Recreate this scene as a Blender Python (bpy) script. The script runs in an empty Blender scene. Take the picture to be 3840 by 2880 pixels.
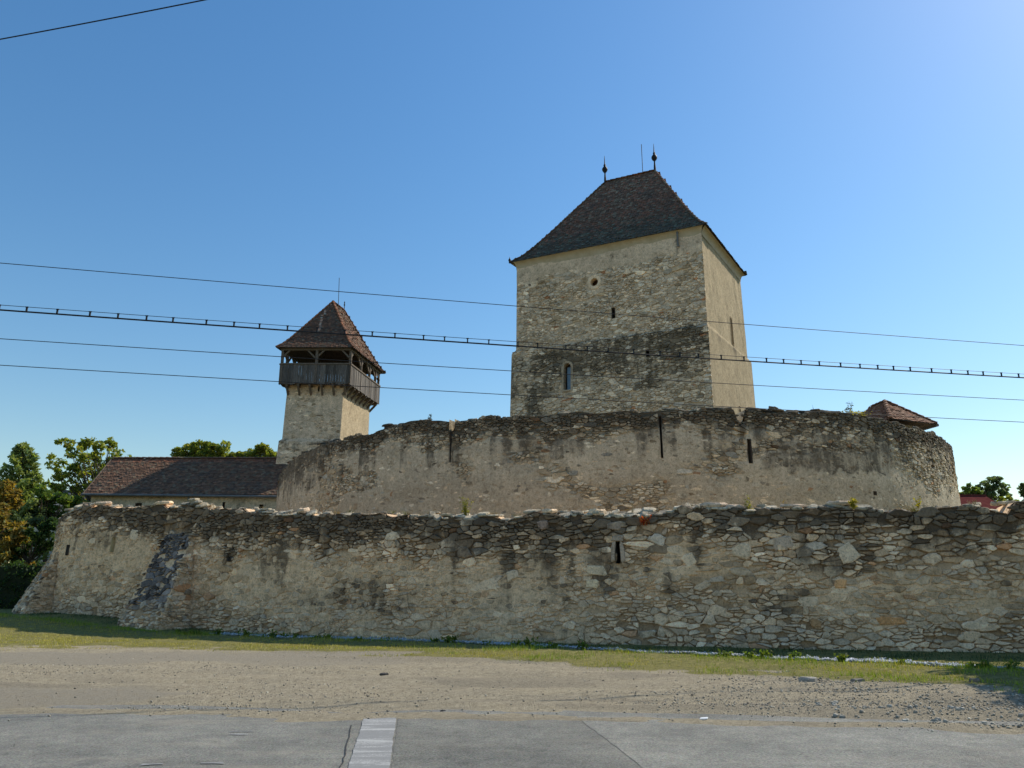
import bpy, math
import numpy as np
from mathutils import Vector

sc = bpy.context.scene
C = sc.collection
R = math.radians

# ------------------------------------------------------------------ camera, sky, sun, exposure
cam = bpy.data.cameras.new('camera')
cam_o = bpy.data.objects.new('camera', cam); C.objects.link(cam_o)
cam.sensor_width = 36.0; cam.lens = 27.0
cam.clip_start = 0.1; cam.clip_end = 6000
cam_o.location = (0, 0, 1.6)
cam_o.rotation_euler = (R(90 + 14.6), 0, 0)
sc.camera = cam_o

SUN_AZ, SUN_EL = 58.0, 43.0          # azimuth clockwise from +Y (the view direction), elevation
world = bpy.data.worlds.new('World'); sc.world = world; world.use_nodes = True
wn = world.node_tree.nodes; wl = world.node_tree.links
sky = wn.new('ShaderNodeTexSky'); sky.sky_type = 'NISHITA'; sky.sun_disc = False
sky.sun_elevation = R(SUN_EL); sky.sun_rotation = R(SUN_AZ)
sky.altitude = 300; sky.air_density = 1.5; sky.dust_density = 0.55; sky.ozone_density = 4.0
hs = wn.new('ShaderNodeHueSaturation'); hs.inputs['Saturation'].default_value = 1.24      # the camera's richer blue, the whole sky alike
bg = wn['Background']; bg.inputs['Strength'].default_value = 0.085
wl.new(sky.outputs[0], hs.inputs['Color']); wl.new(hs.outputs[0], bg.inputs[0])

sun = bpy.data.lights.new('sun', 'SUN'); sun.energy = 3.1; sun.angle = R(0.53); sun.color = (1.0, 0.93, 0.80)
sun_o = bpy.data.objects.new('sun', sun); C.objects.link(sun_o)
sd = Vector((math.sin(R(SUN_AZ)) * math.cos(R(SUN_EL)), math.cos(R(SUN_AZ)) * math.cos(R(SUN_EL)), math.sin(R(SUN_EL))))
sun_o.rotation_euler = sd.to_track_quat('Z', 'Y').to_euler()
sun_o.location = (60, 60, 80)

sc.view_settings.view_transform = 'Standard'
sc.view_settings.look = 'None'
sc.view_settings.gamma = 1.0
sc.view_settings.use_curve_mapping = False
sc.view_settings.exposure = 0.72
sc.render.engine = 'CYCLES'
sc.cycles.max_bounces = 6
sc.cycles.transparent_max_bounces = 8

# ------------------------------------------------------------------ small numeric helpers
def rs(seed): return np.random.default_rng(seed)

def _h(ix, iy, seed):
    n = (ix.astype(np.int64) * 374761393 + iy.astype(np.int64) * 668265263 + seed * 974711) & 0x7fffffff
    n = ((n ^ (n >> 13)) * 1274126177) & 0x7fffffff
    n = (n ^ (n >> 16)) & 0xffff
    return n / 65535.0

def vn(x, y, seed=0):
    x = np.asarray(x, float); y = np.asarray(y, float)
    x, y = np.broadcast_arrays(x, y)
    ix = np.floor(x); iy = np.floor(y); fx = x - ix; fy = y - iy
    fx = fx * fx * (3 - 2 * fx); fy = fy * fy * (3 - 2 * fy)
    a = _h(ix, iy, seed); b = _h(ix + 1, iy, seed); c = _h(ix, iy + 1, seed); d = _h(ix + 1, iy + 1, seed)
    return (a * (1 - fx) + b * fx) * (1 - fy) + (c * (1 - fx) + d * fx) * fy

def fbm(x, y, seed=0, o=4):
    t = 0; a = 0.5; f = 1.0; w = 0
    for i in range(o):
        t = t + a * vn(np.asarray(x) * f, np.asarray(y) * f, seed + i * 17); w += a; a *= 0.5; f *= 2.03
    return t / w

def sst(a, b, x):
    t = np.clip((np.asarray(x, float) - a) / (b - a), 0, 1)
    return t * t * (3 - 2 * t)

# ------------------------------------------------------------------ object helpers
def tag(o, label=None, cat=None, group=None, kind=None):
    if label: o['label'] = label
    if cat: o['category'] = cat
    if group: o['group'] = group
    if kind: o['kind'] = kind
    return o

def empty(name, loc, label, cat, group=None):
    o = bpy.data.objects.new(name, None); C.objects.link(o)
    o.location = loc; o.empty_display_size = 0.3
    return tag(o, label, cat, group)

def obj(name, me, mat=None, parent=None, shift=True):
    """link a mesh given in world coordinates; child objects are stored relative to their (unrotated) parent"""
    if mat is not None and not me.materials: me.materials.append(mat)
    o = bpy.data.objects.new(name, me); C.objects.link(o)
    if parent is not None:
        o.parent = parent
        if shift:
            p = wloc(parent)
            o.location = -p
    return o

def wloc(o):
    p = Vector(o.location)
    while o.parent: o = o.parent; p = p + Vector(o.location)
    return p

def mesh(name, V, F, col=None, stain=None, smooth=False):
    me = bpy.data.meshes.new(name)
    V = np.asarray(V, float)
    if isinstance(F, np.ndarray):
        k = F.shape[1]; n = len(F)
        me.vertices.add(len(V)); me.vertices.foreach_set('co', V.astype(np.float32).ravel())
        me.loops.add(n * k); me.loops.foreach_set('vertex_index', F.astype(np.int32).ravel())
        me.polygons.add(n); me.polygons.foreach_set('loop_start', np.arange(0, n * k, k, dtype=np.int32))
        me.update(calc_edges=True)
    else:
        me.from_pydata(V.tolist(), [], F)
    if col is not None:
        a = me.attributes.new('Col', 'FLOAT_COLOR', 'POINT')
        c = np.ones((len(V), 4), np.float32); c[:, :3] = col
        a.data.foreach_set('color', c.ravel())
    if stain is not None:
        a = me.attributes.new('stain', 'FLOAT', 'POINT')
        a.data.foreach_set('value', np.broadcast_to(np.asarray(stain, np.float32), (len(V),)).astype(np.float32).copy())
    if smooth:
        me.polygons.foreach_set('use_smooth', np.ones(len(me.polygons), bool))
    return me

class MB:
    """collects boxes, bars, tubes and lathes into one mesh (world coordinates)"""
    def __init__(s): s.v = []; s.f = []
    def add(s, V, F):
        b = len(s.v); s.v += [tuple(map(float, p)) for p in V]; s.f += [tuple(i + b for i in f) for f in F]; return s
    def hexa(s, P):  # 8 points: bottom 4 ccw, top 4 ccw
        return s.add(P, [(3, 2, 1, 0), (4, 5, 6, 7), (0, 1, 5, 4), (1, 2, 6, 5), (2, 3, 7, 6), (3, 0, 4, 7)])
    def box(s, x0, x1, y0, y1, z0, z1):
        return s.hexa([(x0, y0, z0), (x1, y0, z0), (x1, y1, z0), (x0, y1, z0), (x0, y0, z1), (x1, y0, z1), (x1, y1, z1), (x0, y1, z1)])
    def bar(s, a, b, w, h, up=(0, 0, 1)):
        a = Vector(a); b = Vector(b); d = (b - a).normalized(); u = Vector(up)
        if abs(d.dot(u)) > 0.98: u = Vector((0, 1, 0))
        x = d.cross(u).normalized() * (w / 2); y = x.cross(d).normalized() * (h / 2)
        return s.hexa([a - x - y, a + x - y, b + x - y, b - x - y, a - x + y, a + x + y, b + x + y, b - x + y])
    def tube(s, pts, r, n=6):
        pts = [Vector(p) for p in pts]; rr = r if hasattr(r, '__len__') else [r] * len(pts)
        V = []
        for i, p in enumerate(pts):
            d = (pts[min(i + 1, len(pts) - 1)] - pts[max(i - 1, 0)]).normalized()
            u = Vector((0, 0, 1)) if abs(d.z) < 0.9 else Vector((0, 1, 0))
            x = d.cross(u).normalized(); y = x.cross(d)
            V += [p + (x * math.cos(2 * math.pi * k / n) + y * math.sin(2 * math.pi * k / n)) * rr[i] for k in range(n)]
        F = [(i * n + k, i * n + (k + 1) % n, (i + 1) * n + (k + 1) % n, (i + 1) * n + k) for i in range(len(pts) - 1) for k in range(n)]
        F += [tuple(range(n - 1, -1, -1)), tuple(range((len(pts) - 1) * n, len(pts) * n))]
        return s.add(V, F)
    def lathe(s, c, prof, n=10):
        V = [(c[0] + r * math.cos(2 * math.pi * k / n), c[1] + r * math.sin(2 * math.pi * k / n), c[2] + z) for r, z in prof for k in range(n)]
        F = [(i * n + k, i * n + (k + 1) % n, (i + 1) * n + (k + 1) % n, (i + 1) * n + k) for i in range(len(prof) - 1) for k in range(n)]
        return s.add(V, F)
    def build(s, name, mat, parent=None, smooth=False, col=None):
        return obj(name, mesh(name, s.v, s.f, smooth=smooth, col=col), mat, parent)

# ------------------------------------------------------------------ materials
class NT:
    def __init__(s, name):
        s.m = bpy.data.materials.new(name); s.m.use_nodes = True
        s.n = s.m.node_tree.nodes; s.l = s.m.node_tree.links
        s.b = s.n['Principled BSDF']; s.b.inputs['Specular IOR Level'].default_value = 0.25
        s.pos = s.n.new('ShaderNodeNewGeometry').outputs['Position']
    def set(s, inp, v):
        if hasattr(v, 'is_output') or isinstance(v, bpy.types.NodeSocket): s.l.new(v, inp)
        else: inp.default_value = v
    def map(s, sc_, src=None):
        m = s.n.new('ShaderNodeMapping'); s.l.new(src or s.pos, m.inputs[0]); m.inputs['Scale'].default_value = sc_; return m.outputs[0]
    def noise(s, scale, detail=4, rough=0.55, vec=None, dist=0.0):
        t = s.n.new('ShaderNodeTexNoise'); s.l.new(vec or s.pos, t.inputs['Vector'])
        t.inputs['Scale'].default_value = scale; t.inputs['Detail'].default_value = detail
        t.inputs['Roughness'].default_value = rough; t.inputs['Distortion'].default_value = dist
        return t.outputs['Fac']
    def voro(s, scale, feature='F1', vec=None, out='Distance'):
        t = s.n.new('ShaderNodeTexVoronoi'); s.l.new(vec or s.pos, t.inputs['Vector']); t.feature = feature
        t.inputs['Scale'].default_value = scale; return t.outputs[out]
    def math(s, op, a, b=0.0, c=0.0, clamp=False):
        t = s.n.new('ShaderNodeMath'); t.operation = op; t.use_clamp = clamp
        for i, v in enumerate((a, b, c)):
            if i < len(t.inputs): s.set(t.inputs[i], v)
        return t.outputs[0]
    def rng(s, v, a, b, c=0.0, d=1.0):
        t = s.n.new('ShaderNodeMapRange'); t.interpolation_type = 'SMOOTHSTEP'
        s.set(t.inputs[0], v)
        for i, x in enumerate((a, b, c, d)): t.inputs[i + 1].default_value = x
        return t.outputs[0]
    def mix(s, f, a, b, mode='MIX'):
        t = s.n.new('ShaderNodeMix'); t.data_type = 'RGBA'; t.blend_type = mode
        s.set(t.inputs['Factor'], f)
        for k, v in (('A', a), ('B', b)):
            i = [q for q in t.inputs if q.name == k and q.type == 'RGBA'][0]
            if isinstance(v, tuple): i.default_value = (*v, 1) if len(v) == 3 else v
            else: s.l.new(v, i)
        return [q for q in t.outputs if q.type == 'RGBA'][0]
    def attr(s, name, out='Color'):
        t = s.n.new('ShaderNodeAttribute'); t.attribute_name = name; return t.outputs[out]
    def ramp(s, f, stops):
        t = s.n.new('ShaderNodeValToRGB'); s.l.new(f, t.inputs[0]); e = t.color_ramp.elements
        while len(e) < len(stops): e.new(0.5)
        for q, (p, c) in zip(e, stops): q.position = p; q.color = (*c, 1)
        return t.outputs[0]
    def bump(s, h, strength=0.5, dist=0.02):
        t = s.n.new('ShaderNodeBump'); s.l.new(h, t.inputs['Height']); t.inputs['Strength'].default_value = strength
        t.inputs['Distance'].default_value = dist; s.l.new(t.outputs[0], s.b.inputs['Normal']); return t
    def out(s, col, rough=0.9, spec=None):
        s.set(s.b.inputs['Base Color'], (*col, 1) if isinstance(col, tuple) else col)
        s.set(s.b.inputs['Roughness'], rough)
        if spec is not None: s.b.inputs['Specular IOR Level'].default_value = spec
        return s.m

def mat_masonry(name, dark=(0.04, 0.037, 0.032), bump=0.9, fine=1.0, tint=(1.66, 1.57, 1.42)):
    t = NT(name)
    col = t.mix(1.0, t.attr('Col'), tint, 'MULTIPLY')
    st = t.attr('stain', 'Fac')
    n0 = t.noise(22.0 * fine, 8, 0.75); n1 = t.noise(8.0 * fine, 7, 0.7); n2 = t.noise(60.0 * fine, 6, 0.7); n3 = t.noise(1.3, 6, 0.65); n4 = t.noise(3.2, 8, 0.75)
    dr = t.noise(2.6, 6, 0.7, t.map((1.0, 1.0, 0.13)))
    c = t.mix(1.0, col, t.ramp(n0, [(0.3, (0.36, 0.34, 0.31)), (0.47, (0.98, 0.97, 0.96)), (0.74, (1.24, 1.22, 1.19))]), 'MULTIPLY')
    c = t.mix(1.0, c, t.ramp(n1, [(0.28, (0.6, 0.58, 0.54)), (0.52, (1, 1, 1)), (0.78, (1.2, 1.18, 1.14))]), 'MULTIPLY')
    c = t.mix(1.0, c, t.ramp(n3, [(0.3, (0.82, 0.80, 0.76)), (0.65, (1.08, 1.06, 1.03))]), 'MULTIPLY')
    # rust and ochre blotches, pits, pale lichen specks
    c = t.mix(t.rng(t.noise(2.4, 7, 0.75), 0.60, 0.70, 0, 0.5), c, (0.23, 0.145, 0.075))
    c = t.mix(t.rng(t.noise(13.0, 6, 0.8), 0.66, 0.72, 0, 0.75), c, (0.075, 0.065, 0.05))
    c = t.mix(t.rng(n2, 0.64, 0.72, 0, 0.4), c, (0.56, 0.54, 0.48))
    # black weathering crust: its mapped shape (stain) torn up by noise and run down in streaks
    v = t.math('ADD', st, t.math('MULTIPLY', t.math('SUBTRACT', n4, 0.5), 1.5))
    v = t.math('ADD', v, t.math('MULTIPLY', t.math('SUBTRACT', n1, 0.5), 1.1))
    v = t.math('ADD', v, t.math('MULTIPLY', t.math('SUBTRACT', dr, 0.5), 1.3))
    crust = t.mix(0.45, t.mix(1.0, c, (0.24, 0.225, 0.205), 'MULTIPLY'), t.mix(n2, dark, (dark[0] * 3.0, dark[1] * 2.9, dark[2] * 2.8)))
    c = t.mix(t.rng(v, 0.30, 0.92, 0, 0.88), c, crust)
    h = t.math('ADD', t.math('MULTIPLY', n1, 0.7), t.math('ADD', t.math('MULTIPLY', n0, 0.6), t.math('MULTIPLY', n2, 0.3)))
    t.bump(h, bump, 0.045)
    return t.out(c, 0.95, 0.12)

def mat_noise(name, a, b, scale=6, rough=0.85, bump=0.3, detail=5, stretch=None, spec=0.2, c3=None):
    t = NT(name); vec = t.map(stretch) if stretch else None
    n = t.noise(scale, detail, 0.6, vec)
    st = [(0.3, a), (0.7, b)] if c3 is None else [(0.28, a), (0.5, b), (0.75, c3)]
    c = t.ramp(n, st)
    if bump: t.bump(t.noise(scale * 3, 5, 0.6, vec), bump, 0.02)
    return t.out(c, rough, spec)

def mat_tile(name):
    t = NT(name); col = t.mix(1.0, t.attr('Col'), (1.16, 1.02, 0.87), 'MULTIPLY')
    n = t.noise(14, 5, 0.65); m = t.noise(1.1, 5, 0.65)
    c = t.mix(1.0, col, t.ramp(n, [(0.3, (0.6, 0.6, 0.6)), (0.7, (1.2, 1.17, 1.12))]), 'MULTIPLY')
    c = t.mix(t.rng(m, 0.48, 0.68, 0, 0.5), c, (0.085, 0.078, 0.066))
    c = t.mix(t.rng(t.noise(33, 4, 0.6), 0.66, 0.75, 0, 0.5), c, (0.28, 0.27, 0.22))
    t.bump(t.noise(50, 4), 0.4, 0.01)
    return t.out(c, 0.9, 0.2)

def mat_leaf(name, tr=0.58):
    t = NT(name); col = t.attr('Col')
    t.set(t.b.inputs['Base Color'], col); t.b.inputs['Roughness'].default_value = 0.6
    t.b.inputs['Specular IOR Level'].default_value = 0.3
    d = t.n.new('ShaderNodeBsdfTranslucent'); t.l.new(t.mix(1.0, col, (1.3, 1.25, 0.5), 'MULTIPLY'), d.inputs[0])
    ms = t.n.new('ShaderNodeMixShader'); ms.inputs[0].default_value = tr
    t.l.new(t.b.outputs[0], ms.inputs[1]); t.l.new(d.outputs[0], ms.inputs[2])
    t.l.new(ms.outputs[0], t.n['Material Output'].inputs[0]); return t.m

M = {}
M['rubble'] = mat_masonry('rubble_masonry')
M['outer'] = mat_masonry('roadside_masonry', tint=(2.42, 1.95, 1.6))
M['keep'] = mat_masonry('tower_masonry', dark=(0.045, 0.043, 0.033), bump=0.9, fine=0.6, tint=(2.1, 1.88, 1.7))
M['plaster'] = mat_masonry('sunny_plaster', dark=(0.07, 0.062, 0.045), bump=0.5, fine=0.7, tint=(0.86, 0.82, 0.75))
M['tile'] = mat_tile('clay_tile')
M['wood'] = mat_noise('weathered_oak', (0.035, 0.028, 0.022), (0.11, 0.085, 0.065), 5, 0.85, 0.4, 6, (6, 6, 0.7), c3=(0.16, 0.13, 0.105))
M['timber'] = mat_noise('timber_beam', (0.09, 0.07, 0.052), (0.2, 0.16, 0.125), 7, 0.85, 0.4, 5, (3, 3, 1))
M['iron'] = mat_noise('black_iron', (0.012, 0.012, 0.013), (0.03, 0.028, 0.026), 20, 0.6, 0.2)
M['cable'] = mat_noise('cable_rubber', (0.012, 0.012, 0.014), (0.022, 0.022, 0.024), 20, 0.55, 0.0)
M['zinc'] = mat_noise('zinc_gutter', (0.12, 0.118, 0.112), (0.2, 0.195, 0.185), 3, 0.6, 0.1)
M['leaf'] = mat_leaf('leaf')
M['needle'] = mat_leaf('needle', 0.45)
M['blade'] = mat_leaf('grass_blade', 0.3)
M['bark'] = mat_noise('bark', (0.05, 0.04, 0.03), (0.13, 0.105, 0.08), 8, 0.95, 0.8, 6, (2, 2, 0.4))
M['pane'] = mat_noise('window_pane', (0.10, 0.16, 0.22), (0.16, 0.23, 0.30), 1.5, 0.15, 0.0, spec=0.5)
M['dark'] = mat_noise('recess_shade', (0.08, 0.068, 0.055), (0.16, 0.135, 0.11), 6, 0.95, 0.3)  # shade inside slits and windows, painted as a dark reveal colour
M['house'] = mat_noise('house_render', (0.5, 0.45, 0.36), (0.62, 0.57, 0.48), 2, 0.9, 0.2)
M['redroof'] = mat_noise('red_sheet_roof', (0.10, 0.03, 0.028), (0.15, 0.047, 0.04), 3, 0.95, 0.2, spec=0.0)
M['slot'] = mat_noise('sunlit_slot_tint', (0.5, 0.38, 0.2), (0.62, 0.5, 0.3), 5, 0.9, 0.3)  # pale colour stands in for sun inside the slanted slot
M['brickwood'] = mat_noise('brown_shutter', (0.12, 0.055, 0.03), (0.2, 0.1, 0.055), 6, 0.8, 0.3)

# ------------------------------------------------------------------ rubble masonry generator
def clip(poly, px, py, nx, ny):
    """keep the side where (q - p) . n <= 0"""
    out = []; n = len(poly)
    for i in range(n):
        a = poly[i]; b = poly[(i + 1) % n]
        da = (a[0] - px) * nx + (a[1] - py) * ny; db = (b[0] - px) * nx + (b[1] - py) * ny
        if da <= 0: out.append(a)
        if (da < 0 < db) or (db < 0 < da):
            t = da / (da - db); out.append((a[0] + (b[0] - a[0]) * t, a[1] + (b[1] - a[1]) * t))
    return out

def course_sites(s0, s1, z0, z1, w, h, r, big=0.04, chink=0.3):
    """sites of roughly coursed rubble: uneven rows, uneven lengths, some large blocks"""
    S = []; z = z0
    while z < z1:
        hh = h * math.exp(r.normal(0, 0.33)); s = s0 - r.uniform(0, w)
        while s < s1:
            ww = w * math.exp(r.normal(0, 0.55)) * (0.6 + 0.5 * hh / h)
            S.append((s + ww / 2 + r.normal(0, w * 0.06), z + hh / 2 + (vn(s * 0.5, z * 0.7, 5) - 0.5) * h * 1.6 + r.normal(0, hh * 0.22)))
            s += ww
        z += hh
    S = np.array(S)
    m = int(len(S) * chink)          # chinking: small stones pushed between the larger ones
    S = np.concatenate([S, np.stack([r.uniform(s0, s1, m), r.uniform(z0, z1, m)], 1)])
    keep = np.ones(len(S), bool)
    for i in r.permutation(len(S))[: int(len(S) * big)]:
        if not keep[i]: continue
        k = r.uniform(0.9, 2.1)
        d = ((S[:, 0] - S[i, 0]) / (w * 0.95 * k)) ** 2 + ((S[:, 1] - S[i, 1]) / (h * 1.05 * k)) ** 2
        d[i] = 9; keep &= d > 1
    return S[keep]

def cells(S, asp):
    X = S[:, 0] / asp; Y = S[:, 1]
    bs = 0.45 * math.sqrt((X.max() - X.min()) * (Y.max() - Y.min()) / len(S)) * 2.2
    grid = {}
    for i, (x, y) in enumerate(zip(X, Y)): grid.setdefault((int(x // bs), int(y // bs)), []).append(i)
    out = []
    XL = X.tolist(); YL = Y.tolist()
    for i in range(len(S)):
        x, y = XL[i], YL[i]; gx, gy = int(x // bs), int(y // bs)
        nb = []
        for a in range(gx - 2, gx + 3):
            for b in range(gy - 2, gy + 3):
                for j in grid.get((a, b), ()):
                    if j != i: nb.append(((XL[j] - x) ** 2 + (YL[j] - y) ** 2, j))
        nb.sort()
        p = [(x - 2 * bs, y - 2 * bs), (x + 2 * bs, y - 2 * bs), (x + 2 * bs, y + 2 * bs), (x - 2 * bs, y + 2 * bs)]
        m2 = 16 * bs * bs
        for d2, j in nb:
            if d2 > 4 * m2: break
            p = clip(p, (x + XL[j]) / 2, (y + YL[j]) / 2, XL[j] - x, YL[j] - y)
            if len(p) < 3: break
            m2 = max((q[0] - x) ** 2 + (q[1] - y) ** 2 for q in p)
        out.append([(q[0] * asp, q[1]) for q in p] if len(p) > 2 else None)
    return out

def stones(s0, s1, z0, z1, w, h, seed, top, proud, colour, P, stain, openings=(), gap=0.014, big=0.04, rings=3, bottom=None, asp=2.1, cutoff=-0.006, chink=0.65, drop=0.08):
    """stones as a list of dicts (V, F, col, stain, size); proud(s, z, u) in metres, colour(s, z, r) rgb"""
    r = rs(seed)
    S = course_sites(s0, s1, z0, z1, w, h, r, big, chink)
    cl = cells(S, asp)
    raw = []
    sc_ = S[:, 0]; zc = S[:, 1]
    tp = top(sc_) if callable(top) else np.full(len(S), top)
    bt = bottom(sc_) if bottom is not None else np.full(len(S), z0 - 1)
    pr = proud(sc_, zc, r.random(len(S))); pr = np.where(r.random(len(S)) < drop, -1, pr)
    cols = colour(sc_, zc, r)
    for i, poly in enumerate(cl):
        if poly is None or sc_[i] < s0 or sc_[i] > s1 or zc[i] > tp[i] or zc[i] < bt[i] or pr[i] < cutoff: continue
        if any(o[0] < sc_[i] < o[1] and o[2] < zc[i] < o[3] for o in openings): continue
        for o in openings:      # stones are cut off square at an opening
            pq = np.array(poly); lo = pq.min(0); hi = pq.max(0)
            if lo[0] < o[1] and hi[0] > o[0] and lo[1] < o[3] and hi[1] > o[2]:
                g_ = 0.015
                if sc_[i] <= o[0]: poly = clip(poly, o[0] - g_, 0, 1, 0)
                elif sc_[i] >= o[1]: poly = clip(poly, o[1] + g_, 0, -1, 0)
                elif zc[i] <= o[2]: poly = clip(poly, 0, o[2] - g_, 0, 1)
                else: poly = clip(poly, 0, o[3] + g_, 0, -1)
        if len(poly) < 3: continue
        q = np.array(poly)
        q[:, 0] = np.clip(q[:, 0], s0, s1)
        a = 0.5 * abs(np.dot(q[:, 0], np.roll(q[:, 1], 1)) - np.dot(q[:, 1], np.roll(q[:, 0], 1)))
        if a < 0.0012 or len(q) < 3: continue
        nxt = np.roll(q, -1, 0); k = r.uniform(0.14, 0.3)
        q = np.stack([q * (1 - k) + nxt * k, q * k + nxt * (1 - k)], 1).reshape(-1, 2)
        c = q.mean(0); d = q - c; rad = math.sqrt(a / math.pi)
        ext = np.abs(d).max(0)
        gp = gap * math.exp(r.normal(-0.15, 0.55)); fx = max(0.55, 1 - gp / max(ext[0], 0.02)); fz = max(0.55, 1 - gp / max(ext[1], 0.02))
        q = c + d * (fx, fz) + r.normal(0, 1, q.shape) * ext * 0.085
        raw.append((i, q, c, a))
    if not raw: return []
    res = []; SS = []; ZZ = []; OO = []; CC = []; spans = []; faces = []
    base = 0
    for i, q, c, a in raw:
        n = len(q); p = pr[i]; tilt = r.normal(0, 0.06, 2) * min(1.0, p / 0.02)
        d = q - c
        t = d @ tilt
        bev = min(0.02, 0.18 * math.sqrt(a))
        if rings == 3:
            loops = [(q + d * 0.05, np.full(n, -0.075)), (q, p * 0.55 + t * 0.6 - bev * 0.35), (c + d * 0.80, p + t + r.normal(0, 0.0025, n))]
        else:
            loops = [(q + d * 0.04, np.full(n, -0.06)), (c + d * 0.9, p + t)]
        for L, o in loops:
            SS.append(L[:, 0]); ZZ.append(L[:, 1]); OO.append(o)
        m = n * len(loops)
        CC.append(np.broadcast_to(cols[i], (m, 3)))
        F = [(k * n + j, k * n + (j + 1) % n, (k + 1) * n + (j + 1) % n, (k + 1) * n + j) for k in range(len(loops) - 1) for j in range(n)]
        F.append(tuple((len(loops) - 1) * n + j for j in range(n)))
        faces.append(F); spans.append((base, base + m)); base += m
    SS = np.concatenate(SS); ZZ = np.concatenate(ZZ); OO = np.concatenate(OO); CC = np.concatenate(CC)
    V = P(SS, ZZ, OO); ST = stain(SS, ZZ) + np.repeat(r.normal(0, 0.2, len(raw)), [b - a for a, b in spans]); CC = CC * np.exp(r.normal(0, 0.07, (len(CC), 1)))
    for (i, q, c, a), F, (b0, b1) in zip(raw, faces, spans):
        res.append(dict(V=V[b0:b1], F=F, col=CC[b0:b1], stain=ST[b0:b1], size=a * (1.0 if pr[i] > 0.004 else 0.3), c=c))
    return res

def emit(parent, lst, mat, name='stone', stuff='rubble_stones', n=300):
    """the n largest pieces as parts, the rest joined into one part of kind stuff"""
    order = sorted(range(len(lst)), key=lambda i: -lst[i]['size'])
    pl = wloc(parent)
    for i in order[:n]:
        d = lst[i]; V = np.asarray(d['V']); cen = V.mean(0)
        me = mesh(name, V - cen, d['F'], d['col'], d.get('stain'))
        me.materials.append(mat)
        o = bpy.data.objects.new(name, me); C.objects.link(o); o.parent = parent
        o.location = Vector(cen) - pl
    rest = order[n:]
    if rest:
        V = []; F = []; CC = []; ST = []; b = 0
        for i in rest:
            d = lst[i]; V.append(d['V']); CC.append(d['col']); F += [tuple(k + b for k in f) for f in d['F']]; b += len(d['V'])
            if 'stain' in d: ST.append(d['stain'])
        o = obj(stuff, mesh(stuff, np.concatenate(V), F, np.concatenate(CC), np.concatenate(ST) if ST else None), mat, parent)
        o['kind'] = 'stuff'

def core_sheet(s, z, P, relief, colour, stain, openings=(), top=None, bottom=None):
    """a displaced grid of mortar or plaster; faces inside openings are left out"""
    def merge(a, ed):      # keep the edges of openings exactly, drop grid lines that fall too close to them
        ed = np.unique(np.round(ed, 4)); a = np.asarray(a, float)
        if len(ed): a = a[np.abs(a[:, None] - ed[None]).min(1) > 0.02]
        return np.sort(np.concatenate([a, ed]))
    s = merge(s, [q for o in openings for q in o[:2]]); z = merge(z, [q for o in openings for q in o[2:4]])
    SS, ZZ = np.meshgrid(s, z, indexing='ij')
    Zr = ZZ
    if top is not None: Zr = np.minimum(ZZ, top(SS))
    off = relief(SS, Zr)
    V = P(SS.ravel(), Zr.ravel(), off.ravel())
    ns, nz = SS.shape
    I = np.arange(ns * nz).reshape(ns, nz)
    F = np.stack([I[:-1, :-1], I[1:, :-1], I[1:, 1:], I[:-1, 1:]], -1).reshape(-1, 4)
    cs = ((s[:-1] + s[1:]) / 2)[:, None] + 0 * z[None, :-1]; cz = ((z[:-1] + z[1:]) / 2)[None, :] + 0 * s[:-1, None]
    keep = np.ones(cs.shape, bool)
    for o in openings: keep &= ~((cs > o[0]) & (cs < o[1]) & (cz > o[2]) & (cz < o[3]))
    if top is not None: keep &= (z[None, :-1] + 0 * cs) < top(cs) + 0.001
    return V, F[keep.ravel()], colour(SS.ravel(), Zr.ravel()), stain(SS.ravel(), Zr.ravel())

def recess(P, o, depth, mat, parent, name='embrasure', back=None):
    """the reveal of an opening: five faces going into the wall"""
    s0, s1, z0, z1 = o[:4]; k = 0.6 if len(o) < 5 else o[4]
    sm = (s0 + s1) / 2; hw = (s1 - s0) / 2 * k
    s = np.array([s0, s1, s1, s0, sm - hw, sm + hw, sm + hw, sm - hw]); z = np.array([z0, z0, z1, z1, z0, z0, z1, z1])
    off = np.array([0.03] * 4 + [-depth] * 4)
    V = P(s, z, off)
    F = [(0, 1, 5, 4), (1, 2, 6, 5), (2, 3, 7, 6), (3, 0, 4, 7), (4, 5, 6, 7)]
    return obj(name, mesh(name, V, F), mat, parent)

def arch_ring(P, cs, cz, w, h, t, d, n=10, round_=False):
    """a flat stone surround with an arched (or round) opening; returns V, F. cs, cz: centre of the springing line or of the circle"""
    inn = []; out = []
    if round_:
        for k in range(24):
            a = 2 * math.pi * k / 24; inn.append((cs + w / 2 * math.cos(a), cz + w / 2 * math.sin(a))); out.append((cs + (w / 2 + t) * math.cos(a), cz + (w / 2 + t) * math.sin(a)))
    else:
        inn.append((cs + w / 2, cz - h)); out.append((cs + w / 2 + t, cz - h - t * 0.6))
        for k in range(n + 1):
            a = math.pi * k / n
            inn.append((cs + w / 2 * math.cos(a), cz + w / 2 * math.sin(a))); out.append((cs + (w / 2 + t) * math.cos(a), cz + (w / 2 + t) * math.sin(a)))
        inn.append((cs - w / 2, cz - h)); out.append((cs - w / 2 - t, cz - h - t * 0.6))
    m = len(inn)
    q = np.array(inn + out + inn + out); off = np.array([d] * (2 * m) + [-0.35] * m + [-0.03] * m)
    V = P(q[:, 0], q[:, 1], off); F = []
    for i in range(m):
        j = (i + 1) % m
        F += [(i, m + i, m + j, j), (i, j, 2 * m + j, 2 * m + i), (m + i, 3 * m + i, 3 * m + j, m + j)]
    return V, F

def pick(r, pal):
    w = np.array([p[0] for p in pal]); i = r.choice(len(pal), p=w / w.sum())
    return np.array(pal[i][1]) * math.exp(r.normal(0, 0.13))

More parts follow.
